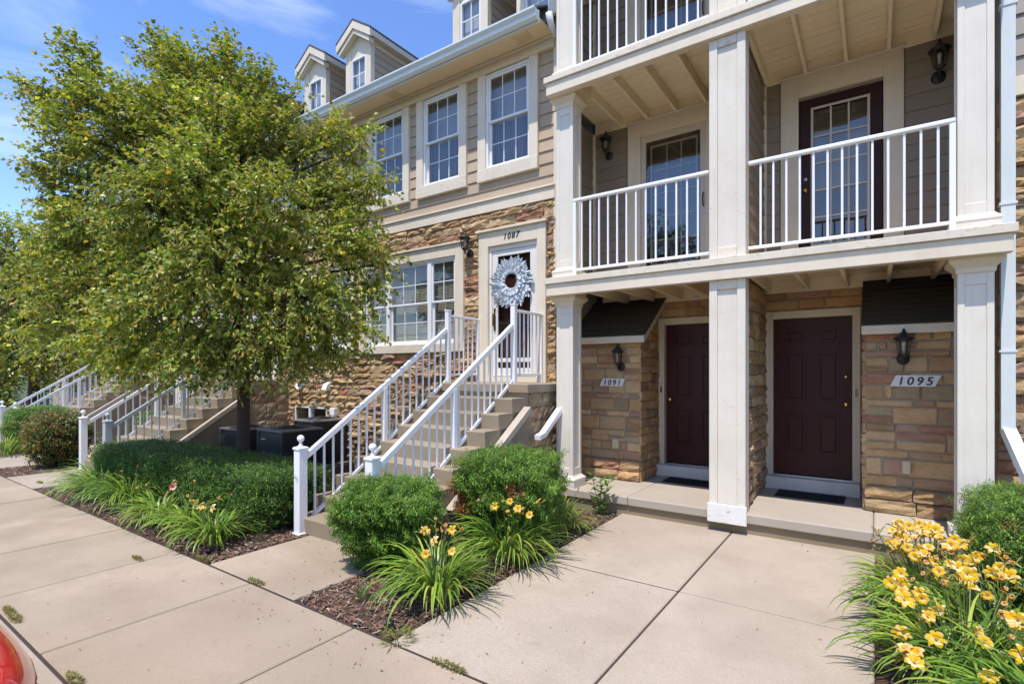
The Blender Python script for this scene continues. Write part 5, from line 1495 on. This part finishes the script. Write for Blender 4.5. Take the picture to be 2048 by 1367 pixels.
# ---- daylilies ----------------------------------------------------------------
def flower_mesh(name, col_a, col_b, openness):
    V, F, C = [], [], []
    for k in range(6):
        a = 2 * math.pi * k / 6 + (0.08 if k % 2 else 0)
        W = 0.021 if k % 2 else 0.014
        prof = [(0.002, -0.03, 0.003), (0.010, 0.0, W * 0.7), (0.024 * openness, 0.018, W), (0.042 * openness, 0.022, W * 0.85), (0.054 * openness, 0.010, 0.003)]
        o = len(V)
        for r_, z, w in prof:
            for s in (-1, 0, 1):
                rr = r_ - (0.003 if s == 0 else 0)
                V.append((rr * math.cos(a) - s * w * math.sin(a), rr * math.sin(a) + s * w * math.cos(a), z + random.uniform(-.002, .002)))
        for i in range(4):
            for s in (0, 1):
                F.append((o + i * 3 + s, o + i * 3 + s + 1, o + i * 3 + s + 4, o + i * 3 + s + 3)); C.append(col_b if i < 1 else col_a)
    me = bpy.data.meshes.new(name)
    me.from_pydata(V, [], F)
    at = me.color_attributes.new('Col', 'FLOAT_COLOR', 'CORNER')
    at.data.foreach_set('color', [q for c in C for _ in range(4) for q in (*c, 1.0)])
    me.materials.append(MATS['petal'])
    return me
FLW = [flower_mesh('flower', (0.76, 0.47, 0.008), (0.68, 0.36, 0.006), k) for k in (0.85, 1.0, 1.15)]
FLO = [flower_mesh('flower', (0.62, 0.30, 0.02), (0.45, 0.16, 0.02), k) for k in (0.45, 0.6)]
FLR = [flower_mesh('flower', (0.50, 0.07, 0.02), (0.55, 0.22, 0.02), 1.0)]
STRAP = [(0.16, 0.28, 0.028), (0.24, 0.38, 0.04), (0.09, 0.19, 0.022), (0.36, 0.43, 0.07), (0.42, 0.33, 0.11)]
def lily(ctr, R_, hgt, n, label, flowers=(), faded=6, weights=(4, 3.5, 3, 1.2, 0.25), group='daylily clumps'):
    """daylily clump: arching strap leaves, flower stalks, blooms; flowers: list of world points"""
    ctr = np.array((ctr[0], ctr[1], 0.0))
    t = thing('daylily', tuple(ctr), label, 'daylily', group)
    n = int(n * 1.7)
    a = rng.uniform(0, 2 * math.pi, n); r0 = rng.uniform(0, 0.16, n) * (R_ / 0.4)
    L = rng.uniform(0.55, 1.0, n) * math.hypot(R_, hgt) * 1.02
    lift = rng.uniform(0.8, 1.45, n); bend = rng.uniform(1.6, 2.7, n)
    W = rng.uniform(0.007, 0.013, n)
    tw = rng.normal(0, 0.25, n)
    m_ = 8
    pos = np.stack([ctr[0] + np.cos(a) * r0, ctr[1] + np.sin(a) * r0, np.zeros(n)], 1)
    V = np.zeros((n, m_ + 1, 2, 3))
    for i in range(m_ + 1):
        f = i / m_
        ang = lift - bend * f ** 1.5
        ca = a + tw * f
        hd = np.stack([np.cos(ca), np.sin(ca), np.zeros(n)], 1)
        dirv = hd * np.cos(ang)[:, None] + np.array([0, 0, 1]) * np.sin(ang)[:, None]
        w = W * (0.55 + 0.75 * f) if f < 0.4 else W * (0.85 * (1 - ((f - 0.4) / 0.6) ** 2.2) + 0.06)
        sd = np.stack([-np.sin(ca), np.cos(ca), np.zeros(n)], 1)
        V[:, i, 0] = pos + sd * w[:, None]; V[:, i, 1] = pos - sd * w[:, None] + np.array([0, 0, 0.002])
        pos = pos + dirv * (L / m_)[:, None]
    V[..., 2] = np.maximum(V[..., 2], 0.006 + rng.uniform(0, 0.02, (n, 1, 1)))
    idx = np.arange(n * (m_ + 1) * 2).reshape(n, m_ + 1, 2)
    F = np.stack([idx[:, :-1, 0], idx[:, :-1, 1], idx[:, 1:, 1], idx[:, 1:, 0]], -1).reshape(-1, 4)
    c = palette(n, STRAP, weights)
    C = c.repeat(m_, 0)
    np_mesh('leaves', V.reshape(-1, 3), F, C, 'strap_leaf', t)
    mb = MB(); green = (0.13, 0.20, 0.04)
    pts = [Vector(p) for p in flowers]
    fd = []
    for k in range(faded):
        an = random.uniform(0, 6.28); rr = R_ * random.uniform(0.1, 0.75)
        fd.append(Vector((ctr[0] + rr * math.cos(an), ctr[1] + rr * math.sin(an), hgt * random.uniform(0.95, 1.2))))
    for p in pts + fd:
        b0 = Vector((lerp(ctr[0], p.x, 0.2), lerp(ctr[1], p.y, 0.2), 0.0))
        mid = b0.lerp(p, 0.55) + Vector((0, 0, 0.06))
        mb.tube([b0, mid, p], [0.004, 0.0035, 0.0025], 5, green)
        for q in range(2):
            tip = p + Vector((random.uniform(-.05, .05), random.uniform(-.05, .05), random.uniform(-0.04, .03)))
            mb.tube([p - Vector((0, 0, 0.03)), tip, tip + (tip - p) * 0.5], [0.002, 0.005, 0.002], 5, random.choice([(0.45, 0.26, 0.04), (0.30, 0.28, 0.06), green]))
    if pts or fd: mb.build('flower_stalks', 'strap_leaf', t)
    camd = Vector((0, 0, CAM_H))
    for k, p in enumerate(pts + fd):
        me = random.choice(FLW) if k < len(pts) else random.choice(FLO)
        nrm = ((camd - p).normalized() * random.uniform(0.3, 1.0) + Vector((random.gauss(0, .5), random.gauss(0, .5) - 0.3, random.uniform(0.2, 1.0)))).normalized()
        o = link('flower' if k < len(pts) else 'faded_flower', me, p, t)
        o.rotation_mode = 'QUATERNION'; o.rotation_quaternion = nrm.to_track_quat('Z', 'Y')
        s = random.uniform(0.66, 0.88) * (0.62 if k >= len(pts) else 1.0); o.scale = (s, s, s)
    return t
def at_px(px, py, d):
    u, v = (px - 1024) / 1046.0, (745 - py) / 1046.0
    return (-SINA * d + COSA * u * d, COSA * d + SINA * u * d, CAM_H + v * d)
lily((-2.78, 2.98), 0.42, 0.46, 150, 'daylily clump nearest the bare mulch corner, three yellow blooms', [at_px(850, 1062, 4.05), at_px(852, 1108, 3.92), at_px(905, 1103, 3.9), at_px(905, 1060, 4.05), at_px(870, 1082, 3.95)], 7)
lily((-2.80, 3.95), 0.48, 0.50, 170, 'middle daylily clump of the centre bed, in front of the browning yew', [at_px(1020, 1003, 4.65), at_px(1036, 1018, 4.6), at_px(1077, 1003, 4.6), at_px(990, 1012, 4.65), at_px(1060, 1030, 4.5)], 7)
lily((-2.84, 5.00), 0.40, 0.44, 120, 'daylily clump closest to the white porch column in the centre bed', [at_px(1128, 976, 5.55), at_px(1100, 1000, 5.4)], 3)
lily((-5.50, 2.62), 0.40, 0.40, 130, 'yellow blooming daylily clump at the right end of the hedge bed', [at_px(404, 1017, 5.2), at_px(428, 1016, 5.2), at_px(385, 1003, 5.35)], 4)
lily((-6.15, 2.68), 0.40, 0.44, 120, 'leafy daylily clump with no open yellow bloom beside the hedge bed middle', [], 3)
lily((-6.80, 2.62), 0.38, 0.40, 120, 'daylily clump with a single yellow bloom in front of the hedge', [at_px(266, 1018, 6.2)], 3)
lily((-7.9, 2.72), 0.50, 0.50, 150, 'shaded dark green daylily clump left of the hedge bed middle', [], 2, (3, 2, 4, 0.4, 0.1))
lily((-8.75, 2.70), 0.52, 0.55, 160, 'big daylily clump at the left end of the hedge front', [], 2, (3.5, 3, 3, 0.5, 0.1))
lily((-9.35, 2.85), 0.46, 0.50, 120, 'leftmost daylily clump of the hedge bed, next to the far path', [], 2, (3.5, 3, 3, 0.5, 0.1))
lily((-14.9, 2.95), 0.5, 0.6, 110, 'sunlit daylily clump below the small square yew', [at_px(45, 848, 12.0), at_px(66, 842, 12.0)], 6)
lily((-15.6, 2.75), 0.4, 0.45, 80, 'daylily clump at the far left picture edge', [at_px(12, 850, 12.6)], 3)
lily((-12.4, 4.3), 0.4, 0.8, 60, 'yellow daylilies behind the orange tipped shrub', [at_px(140, 828, 10.8), at_px(151, 832, 10.7), at_px(138, 838, 10.8), at_px(118, 852, 10.2)], 4)
rf = [[], [], [], []]
for px, py in ((1785, 1062), (1800, 1048), (1818, 1052), (1838, 1047), (1862, 1058), (1772, 1082), (1830, 1075), (1812, 1087), (1848, 1068), (1790, 1092), (1845, 1100), (1870, 1060)): rf[0].append(at_px(px, py, 3.72 + random.uniform(-.15, .15)))
for px, py in ((1925, 1120), (1875, 1142), (1902, 1090), (1960, 1110), (1800, 1155), (1848, 1108), (1988, 1098), (1944, 1175), (1925, 1193)): rf[1].append(at_px(px, py, 3.28 + random.uniform(-.12, .12)))
for px, py in ((1805, 1186), (1843, 1196), (1783, 1165), (1802, 1266), (2018, 1152), (1915, 1135)): rf[2].append(at_px(px, py, 2.95 + random.uniform(-.1, .1)))
for px, py in ((1872, 1279), (1835, 1307), (2012, 1235), (2035, 1240), (1968, 1285), (1990, 1360)): rf[3].append(at_px(px, py, 2.62 + random.uniform(-.08, .08)))
for k_, lst in enumerate(rf):      # more blooms between the traced ones
    for p_ in list(lst):
        for q_ in range(2): lst.append((max(0.12, p_[0] + random.gauss(0, .15)), p_[1] + random.gauss(0, .16), p_[2] + random.uniform(-.09, .05)))
lily((0.30, 4.55), 0.45, 0.52, 170, 'rearmost clump of the right bed daylilies, crowned with many yellow blooms', rf[0], 16)
lily((0.62, 4.10), 0.52, 0.55, 190, 'daylily clump in front of the right yew, large open yellow blooms', rf[1], 16)
lily((0.40, 3.72), 0.43, 0.50, 190, 'daylily clump spilling over the right path edge', rf[2], 8)
lily((0.72, 3.22), 0.46, 0.52, 200, 'nearest daylily clump in the bottom right corner', rf[3], 8)
lily((1.20, 3.75), 0.5, 0.52, 140, 'daylily clump at the right picture edge, beside the clipped yew', [at_px(2020, 1153, 3.1)], 5)
# one red bloom in the hedge bed
o = link('daylily_bloom', FLR[0], at_px(348, 974, 6.15))
tag(o, 'single small red daylily bloom against the dark hedge', 'flower')
o.rotation_euler = (R(60), 0, R(30))

# ---- small weeds and seedlings -------------------------------------------------
def tuft(x, y, r, h, n, label, cols=((0.12, 0.20, 0.03), (0.20, 0.26, 0.05), (0.28, 0.24, 0.06)), L=0.05, W=0.008, name='weed', ex=1.0):
    a = rng.uniform(0, 6.28, n); rr = r * np.sqrt(rng.uniform(0, 1, n))
    P = np.stack([x + ex * rr * np.cos(a), y + rr * np.sin(a), rng.uniform(0.0, h, n)], 1)
    D = np.stack([np.cos(a), np.sin(a), rng.uniform(0.1, 1.6, n)], 1) + rng.normal(0, 0.5, (n, 3)); D[:, 2] = np.abs(D[:, 2])
    q, F = leaf_quads(P, D, rng.uniform(0.6, 1.2, n) * L, rng.uniform(0.6, 1.2, n) * W, 0.2)
    o = np_mesh(name, q, F, palette(n, cols, [1] * len(cols)), 'leaf')
    return tag(o, label, 'weed', 'weeds in the pavement joints')
def gp(px, py):
    d = CAM_H * 1046.0 / (py - 745); return dl(d, (px - 1024) / 1046.0 * d)
WEEDS = [((513, 1164), 'low weed in the joint beside the stair path'), ((408, 1119), 'small weed at the right tip of the hedge bed'), ((30, 1236), 'weed at the left picture edge in the kerb joint'),
         ((18, 1222), 'weed behind the red car at the kerb joint'), ((150, 1360), 'weed at the bottom edge right of the red car'), ((898, 1333), 'weed in the pavement joint below the mulch corner'),
         ((275, 1117), 'tiny weed in the sidewalk joint'), ((80, 965), 'far weed on the edge of the sidewalk')]
for (px, py), lb in WEEDS:
    g = gp(px, py)
    for k in range(1): tuft(g.x, g.y, random.uniform(0.018, 0.028), 0.012, 190, lb, ((0.17, 0.20, 0.04), (0.24, 0.24, 0.06), (0.30, 0.22, 0.07)), L=0.022, W=0.0045, ex=5.0)
g = gp(795, 1280); tuft(g.x, g.y, 0.09, 0.02, 90, 'bright grass tuft at the front tip of the centre mulch bed', L=0.085, W=0.004)
g = gp(725, 1198); tuft(g.x, g.y, 0.045, 0.07, 110, 'small upright yew seedling in the bare mulch', ((0.06, 0.12, 0.03), (0.09, 0.15, 0.04), (0.16, 0.17, 0.06)), 0.05, 0.004, 'seedling')
def stem_plant(x, y, h, n, L, W, label, col_=((0.10, 0.22, 0.03), (0.15, 0.28, 0.04)), stems=3):
    t = thing('leafy_weed', (x, y, 0), label, 'plant')
    mb = MB(); P, D = [], []
    for s in range(stems):
        tip = Vector((x + random.uniform(-.06, .06) * stems, y + random.uniform(-.06, .06), h * random.uniform(0.8, 1.05)))
        b0 = Vector((x + random.uniform(-.03, .03), y + random.uniform(-.03, .03), -0.02))
        mb.tube([b0, b0.lerp(tip, 0.5), tip], [0.006, 0.005, 0.003], 6, (0.10, 0.16, 0.04))
        for k in range(n):
            f = 0.12 + 0.88 * k / n; a = k * 2.4 + s
            P.append(b0.lerp(tip, f)); D.append(Vector((math.cos(a), math.sin(a), random.uniform(0.15, 0.7))))
    mb.build('stems', 'strap_leaf', t)
    P = np.array(P); D = np.array(D); m_ = len(P)
    q, F = leaf_quads(P, D, rng.uniform(0.8, 1.15, m_) * L, rng.uniform(0.8, 1.1, m_) * W, 0.18)
    np_mesh('leaves', q, F, palette(m_, col_, [1] * len(col_)), 'leaf', t)
stem_plant(-2.72, 5.80, 0.50, 20, 0.13, 0.026, 'tall pale green leafy weed in front of the porch slab, beside the column')
stem_plant(-5.22, 2.98, 0.22, 9, 0.07, 0.018, 'small leafy weed at the hedge end near the white post', stems=1)
# landscape lights in the mulch
for (px, py), lb in (((780, 1255), 'small black garden light in the centre mulch bed'), ((417, 1107), 'small black garden light at the hedge bed tip')):
    g = gp(px, py)
    o = MB().lathe([(0.020, -0.02), (0.022, 0.02), (0.030, 0.025), (0.028, 0.042), (0.016, 0.052), (0.004, 0.054)], g.x, g.y, 14).build('garden_light', 'valve_black', None, True)
    tag(o, lb, 'garden light')
# white corrugated drain at the right column
t = thing('drain_pipe', (0.62, 5.86, 0.0), 'white corrugated drain pipe at the foot of the right porch column', 'pipe')
pts = [Vector((0.60, 6.0, 0.36)), Vector((0.60, 5.93, 0.30)), Vector((0.64, 5.82, 0.20)), Vector((0.69, 5.70, 0.09)), Vector((0.74, 5.56, 0.05))]
fine = [];
for a, b_ in zip(pts, pts[1:]):
    for k in range(8): fine.append(a.lerp(b_, k / 8))
mb = MB(); mb.tube(fine, [0.045 + (0.007 if k % 2 else 0) for k in range(len(fine))], 12); mb.build('hose', 'pipe_white', t)

# ================================================================ TREES
LEAFC = [(0.19, 0.275, 0.026), (0.28, 0.37, 0.042), (0.098, 0.16, 0.018), (0.44, 0.46, 0.07), (0.56, 0.51, 0.10), (0.50, 0.37, 0.08)]
LEAFW = [4, 3.6, 3, 2.0, 1.1, 0.7]
def tree(name, base, lobes, ntwig, per, label, keep=None, trunk_r=0.105, fork=2.0, leafL=(0.040, 0.072), seed=3, cols=LEAFC, wts=LEAFW, sway=(-0.25, -0.1, 0.15), shell=0.5, splay=None):
    """lobes: (centre, (rx, ry, rz)); twigs fill the lobes, leaves hang along the twigs"""
    global rng
    rs = np.random.default_rng(seed); keep_rng, rng = rng, rs
    t = thing(name, base, label, 'tree', 'trees along the house')
    wts_l = np.array([r_[0] * r_[1] + r_[1] * r_[2] + r_[0] * r_[2] for _, r_ in lobes]); wts_l = wts_l / wts_l.sum()
    li = rs.choice(len(lobes), ntwig, p=wts_l)
    C = np.array([c for c, _ in lobes])[li]; RR = np.array([r_ for _, r_ in lobes])[li]
    d = rs.normal(size=(ntwig, 3)); d /= np.linalg.norm(d, axis=1, keepdims=True)
    rad = shell + (1 - shell) * rs.uniform(0, 1, ntwig) ** 0.8
    P = C + d * RR * rad[:, None]
    cen = np.array([c for c, _ in lobes]).mean(0)
    ld = np.array([c for c, _ in lobes]) - cen; ld /= np.linalg.norm(ld, axis=1, keepdims=True) + 1e-6
    TD = d * 0.55 + ld[li] * 0.75 + np.array(sway) + rs.normal(0, 0.22, (ntwig, 3))
    if keep is not None:
        m = keep(P); P, TD, li = P[m], TD[m], li[m]
    nt_ = len(P)
    TD /= np.linalg.norm(TD, axis=1, keepdims=True)
    TL = rs.uniform(0.22, 0.58, nt_)
    base_tone = rs.uniform(0.8, 1.2, nt_) * rs.uniform(0.72, 1.28, len(lobes))[li]
    Vs, Cs = [], []
    for k in range(per):
        f = (k + rs.uniform(0, 1, nt_)) / per
        pos = P + TD * (TL * (f - 0.35))[:, None] + np.array([0, 0, -0.10]) * (f ** 2)[:, None] * TL[:, None]
        a = rs.uniform(0, 6.28, nt_)
        D = TD * 0.6 + np.stack([np.cos(a), np.sin(a), rs.uniform(-1.0, 0.35, nt_)], 1) * 0.8
        isb = rs.uniform(0, 1, nt_) < 0.22
        L = np.where(isb, rs.uniform(0.06, 0.09, nt_), rs.uniform(leafL[0], leafL[1], nt_))
        W = np.where(isb, 0.009, L * rs.uniform(0.34, 0.46, nt_))
        D[isb, 2] -= 0.7
        q, _ = leaf_quads(pos, D, L, W, 0.22, rs.normal(0, 0.6, nt_))
        c = palette(nt_, cols, wts) * base_tone[:, None]
        bc = palette(nt_, [(0.56, 0.52, 0.13), (0.58, 0.43, 0.10), (0.44, 0.45, 0.09)], [1, 1, 1])
        c[isb] = bc[isb]
        Vs.append(q); Cs.append(c)
    V = np.concatenate(Vs)
    if keep is not None:
        ok = keep(V.reshape(-1, 4, 3)[:, 2], 0.12)
        V = V.reshape(-1, 4, 3)[ok].reshape(-1, 3); Cc = np.concatenate(Cs)[ok]
    else: Cc = np.concatenate(Cs)
    np_mesh('crown', V, np.arange(len(V)).reshape(-1, 4), Cc, 'leaf', t)
    # trunk, limbs, twigs
    mb = MB(); b = Vector(base)
    top = b + Vector((0.05, 0.0, fork))
    mb.tube([b + Vector((0, 0, -0.1)), b + Vector((0, 0, 0.12)), b.lerp(top, 0.4), top], [trunk_r * 1.35, trunk_r * 1.08, trunk_r * 0.96, trunk_r * 0.86], 12)
    mb.build('trunk', 'bark', t, True)
    mb = MB()
    lobe_pts = [Vector(c) for c, _ in lobes]
    hi = max(c.z for c in lobe_pts)
    cx = sum(c.x for c in lobe_pts) / len(lobe_pts); cy = sum(c.y for c in lobe_pts) / len(lobe_pts)
    hi -= 1.3
    lead = [top, Vector((lerp(top.x, cx, 0.5), lerp(top.y, cy, 0.5), lerp(top.z, hi, 0.5))), Vector((cx, cy, hi))]
    mb.tube(lead, [trunk_r * 0.85, trunk_r * 0.5, trunk_r * 0.15], 9)
    roots = []
    for c in lobe_pts:
        f = min(0.75, max(0.0, (c.z - top.z - 0.5) / max(0.1, hi - top.z) * 0.7))
        s = lead[0].lerp(lead[1], f * 2) if f < 0.5 else lead[1].lerp(lead[2], f * 2 - 1)
        mid = s.lerp(c, 0.55) + Vector((0, 0, 0.18))
        mb.tube([s, mid, c], [trunk_r * 0.36, trunk_r * 0.25, trunk_r * 0.13], 7); roots.append((s, mid, c))
    pick_i = rs.choice(nt_, min(nt_, 420), replace=False)
    for i in pick_i:
        s, mid, c = roots[li[i]]
        o_ = mid.lerp(c, rs.uniform(0.1, 1.0)); p = Vector(P[i]); e = p + Vector(TD[i]) * TL[i] * 0.5
        mb.tube([o_, o_.lerp(p, 0.6) + Vector((0, 0, 0.05)), p, e], [0.011, 0.008, 0.005, 0.002], 4, None, False)
    mb.build('branches', 'bark', t)
    rng = keep_rng
    return t
TB = dl(7.15, -3.685)
TD0, TSC = 6.95, 0.885
def L_(l, z, dd, r, rz=None): return (tuple(dl(TD0 + dd * TSC, l, z)), (r * 0.73, r * 0.70, (rz or r) * 0.73))
def lp(px, py, dd, r, rz=None): return L_((px - 1024) / 1046.0 * (TD0 + dd * TSC), CAM_H + (745 - py) / 1046.0 * (TD0 + dd * TSC), dd, r, rz)
lobes1 = [lp(430, 420, 0.2, 0.95), lp(520, 520, 0.0, 0.85), lp(330, 520, 0.0, 0.85),
          lp(165, 130, 0.2, 0.40), lp(205, 190, 0.1, 0.50), lp(140, 185, 0.2, 0.34), lp(265, 235, 0.0, 0.60), lp(85, 195, 0.1, 0.26, 0.16), lp(60, 170, 0.1, 0.13, 0.08), lp(130, 260, 0.0, 0.48), lp(200, 320, 0.0, 0.60), lp(105, 330, 0.0, 0.32),
          lp(70, 335, 0.0, 0.20, 0.12), lp(45, 325, 0.0, 0.10, 0.06), lp(130, 390, 0.1, 0.40), lp(190, 440, 0.0, 0.60), lp(120, 480, 0.0, 0.46), lp(90, 560, -0.1, 0.50), lp(170, 570, -0.3, 0.65), lp(110, 655, -0.2, 0.50, 0.42), lp(220, 670, -0.4, 0.62, 0.5),
          lp(325, 120, 0.2, 0.36), lp(310, 90, 0.2, 0.20), lp(370, 150, 0.1, 0.48), lp(440, 130, 0.2, 0.40), lp(455, 100, 0.2, 0.16, 0.12), lp(500, 185, 0.1, 0.52), lp(345, 230, -0.2, 0.62), lp(430, 260, -0.3, 0.68), lp(530, 270, -0.2, 0.55), lp(560, 225, 0.1, 0.32), lp(590, 185, 0.1, 0.13, 0.18),
          lp(600, 330, 0.0, 0.60), lp(670, 270, 0.2, 0.36), lp(700, 300, 0.1, 0.30), lp(725, 265, 0.1, 0.16, 0.12), lp(660, 400, 0.0, 0.55), lp(720, 390, -0.1, 0.36), lp(755, 360, -0.1, 0.20), lp(690, 480, -0.2, 0.55), lp(735, 500, -0.3, 0.30), lp(775, 525, -0.3, 0.16), lp(740, 580, -0.3, 0.26), lp(670, 585, -0.4, 0.48), lp(715, 655, -0.4, 0.26), lp(640, 665, -0.5, 0.46, 0.36), lp(670, 705, -0.5, 0.24, 0.14),
          lp(300, 420, -0.9, 0.75), lp(420, 540, -1.2, 0.75), lp(540, 420, -0.9, 0.70), lp(590, 600, -0.9, 0.65), lp(300, 620, -0.9, 0.70, 0.6), lp(400, 690, -1.0, 0.62, 0.42), lp(510, 690, -1.0, 0.62, 0.42), lp(290, 715, -0.7, 0.5, 0.3), lp(575, 705, -0.7, 0.42, 0.22), lp(450, 725, -0.9, 0.40, 0.18), lp(390, 350, -0.9, 0.65), lp(470, 330, 0.6, 0.6), lp(300, 330, 0.8, 0.7), lp(250, 500, 0.9, 0.7)]
def keep1(P, m=0.0):
    return ((P[:, 1] < 6.12 + m) | (P[:, 2] > 6.9)) & ((P[:, 1] < 5.70 + m) | (P[:, 2] < 6.2) | (P[:, 2] > 6.8)) & (P[:, 2] > 1.25)
tree('linden_tree', tuple(TB), lobes1, 8000, 15, 'large leafy tree with yellowish blossoms in front of the house, by the hedge', keep1, 0.088, 2.1, shell=0.38)
# a second tree of the same kind further along, and some beyond
def blob_tree(name, base, s, label, ntwig, seed, leafL=(0.09, 0.15), cols=LEAFC, wts=LEAFW, keep=None, trunk=0.13, low=1.5, group=None):
    rs = np.random.default_rng(seed)
    lob = []
    for k in range(13):
        a = 2.4 * k; rr = s * (0.25 + 0.45 * rs.uniform()) ; z = low + s * (0.35 + 1.35 * (k / 12.0))
        shr = 1.0 - 0.45 * (k / 12.0) ** 2
        lob.append(((base[0] + math.cos(a) * rr * shr, base[1] + math.sin(a) * rr * shr, z), (s * 0.42, s * 0.42, s * 0.36)))
    return tree(name, base, lob, ntwig, 8, label, keep, trunk, low + 0.5, leafL, seed, cols, wts)
DARKL = [(0.06, 0.12, 0.015), (0.09, 0.16, 0.02), (0.035, 0.07, 0.01), (0.16, 0.22, 0.03)]
b2 = dl(16.5, -15.1)
blob_tree('linden_tree', tuple(b2), 2.7, 'second tree at the left picture edge, beyond the farthest stairs', 3400, 21, (0.08, 0.14), LEAFC, LEAFW, lambda P, m=0.0: P[:, 1] < 6.2 + m, 0.16, 1.3)
for k_, (d_, l_, s_) in enumerate(((24.0, -24.4, 1.3), (26.0, -27.6, 1.6))):
    blob_tree('background_bush', tuple(dl(d_, l_)), s_, ('round bush low at the left edge, in front of the distant trees', 'round bush beyond the left picture edge, outer one')[k_], 700, 61 + k_, (0.12, 0.2), LEAFC, LEAFW, None, 0.05, -0.2)
b3 = dl(29, -30.5)
blob_tree('background_tree', tuple(b3), 4.0, 'distant green tree seen low at the left edge', 1800, 22, (0.16, 0.26), DARKL, [3, 3, 2, 1], None, 0.2, 1.0)
b4 = dl(36, -33.0)
blob_tree('background_tree', tuple(b4), 4.4, 'distant tree behind the far stairs', 1600, 23, (0.2, 0.3), DARKL, [3, 3, 2, 1], None, 0.2, 0.6)
for k_, (x_, y_, s_) in enumerate(((-47.0, 5.0, 4.2), (-52.0, -4.0, 4.6), (-45.0, 12.0, 4.0))):
    blob_tree('background_tree', (x_, y_, -0.15), s_, ('distant tree at the end of the row, past the left edge', 'distant tree at the end of the parking lot', 'distant tree behind the end of the house row')[k_], 800, 71 + k_, (0.25, 0.36), DARKL, [3, 3, 2, 1], None, 0.2, 0.6)
# trees across the parking lot, behind the viewer, that the windows mirror
for k, (x, y, s) in enumerate(((-12.5, -21.0, 5.0), (2.6, -22.0, 4.3), (-25.0, -23.0, 4.2), (15.0, -19.0, 3.4))):
    blob_tree('lot_tree', (x, y, -0.15), s, 'tree across the parking lot, number %s from the left, mirrored in the door glass' % ('two', 'three', 'one', 'four')[k], 900, 31 + k, (0.22, 0.32), DARKL, [3, 3, 2, 1], None, 0.22, 2.4)
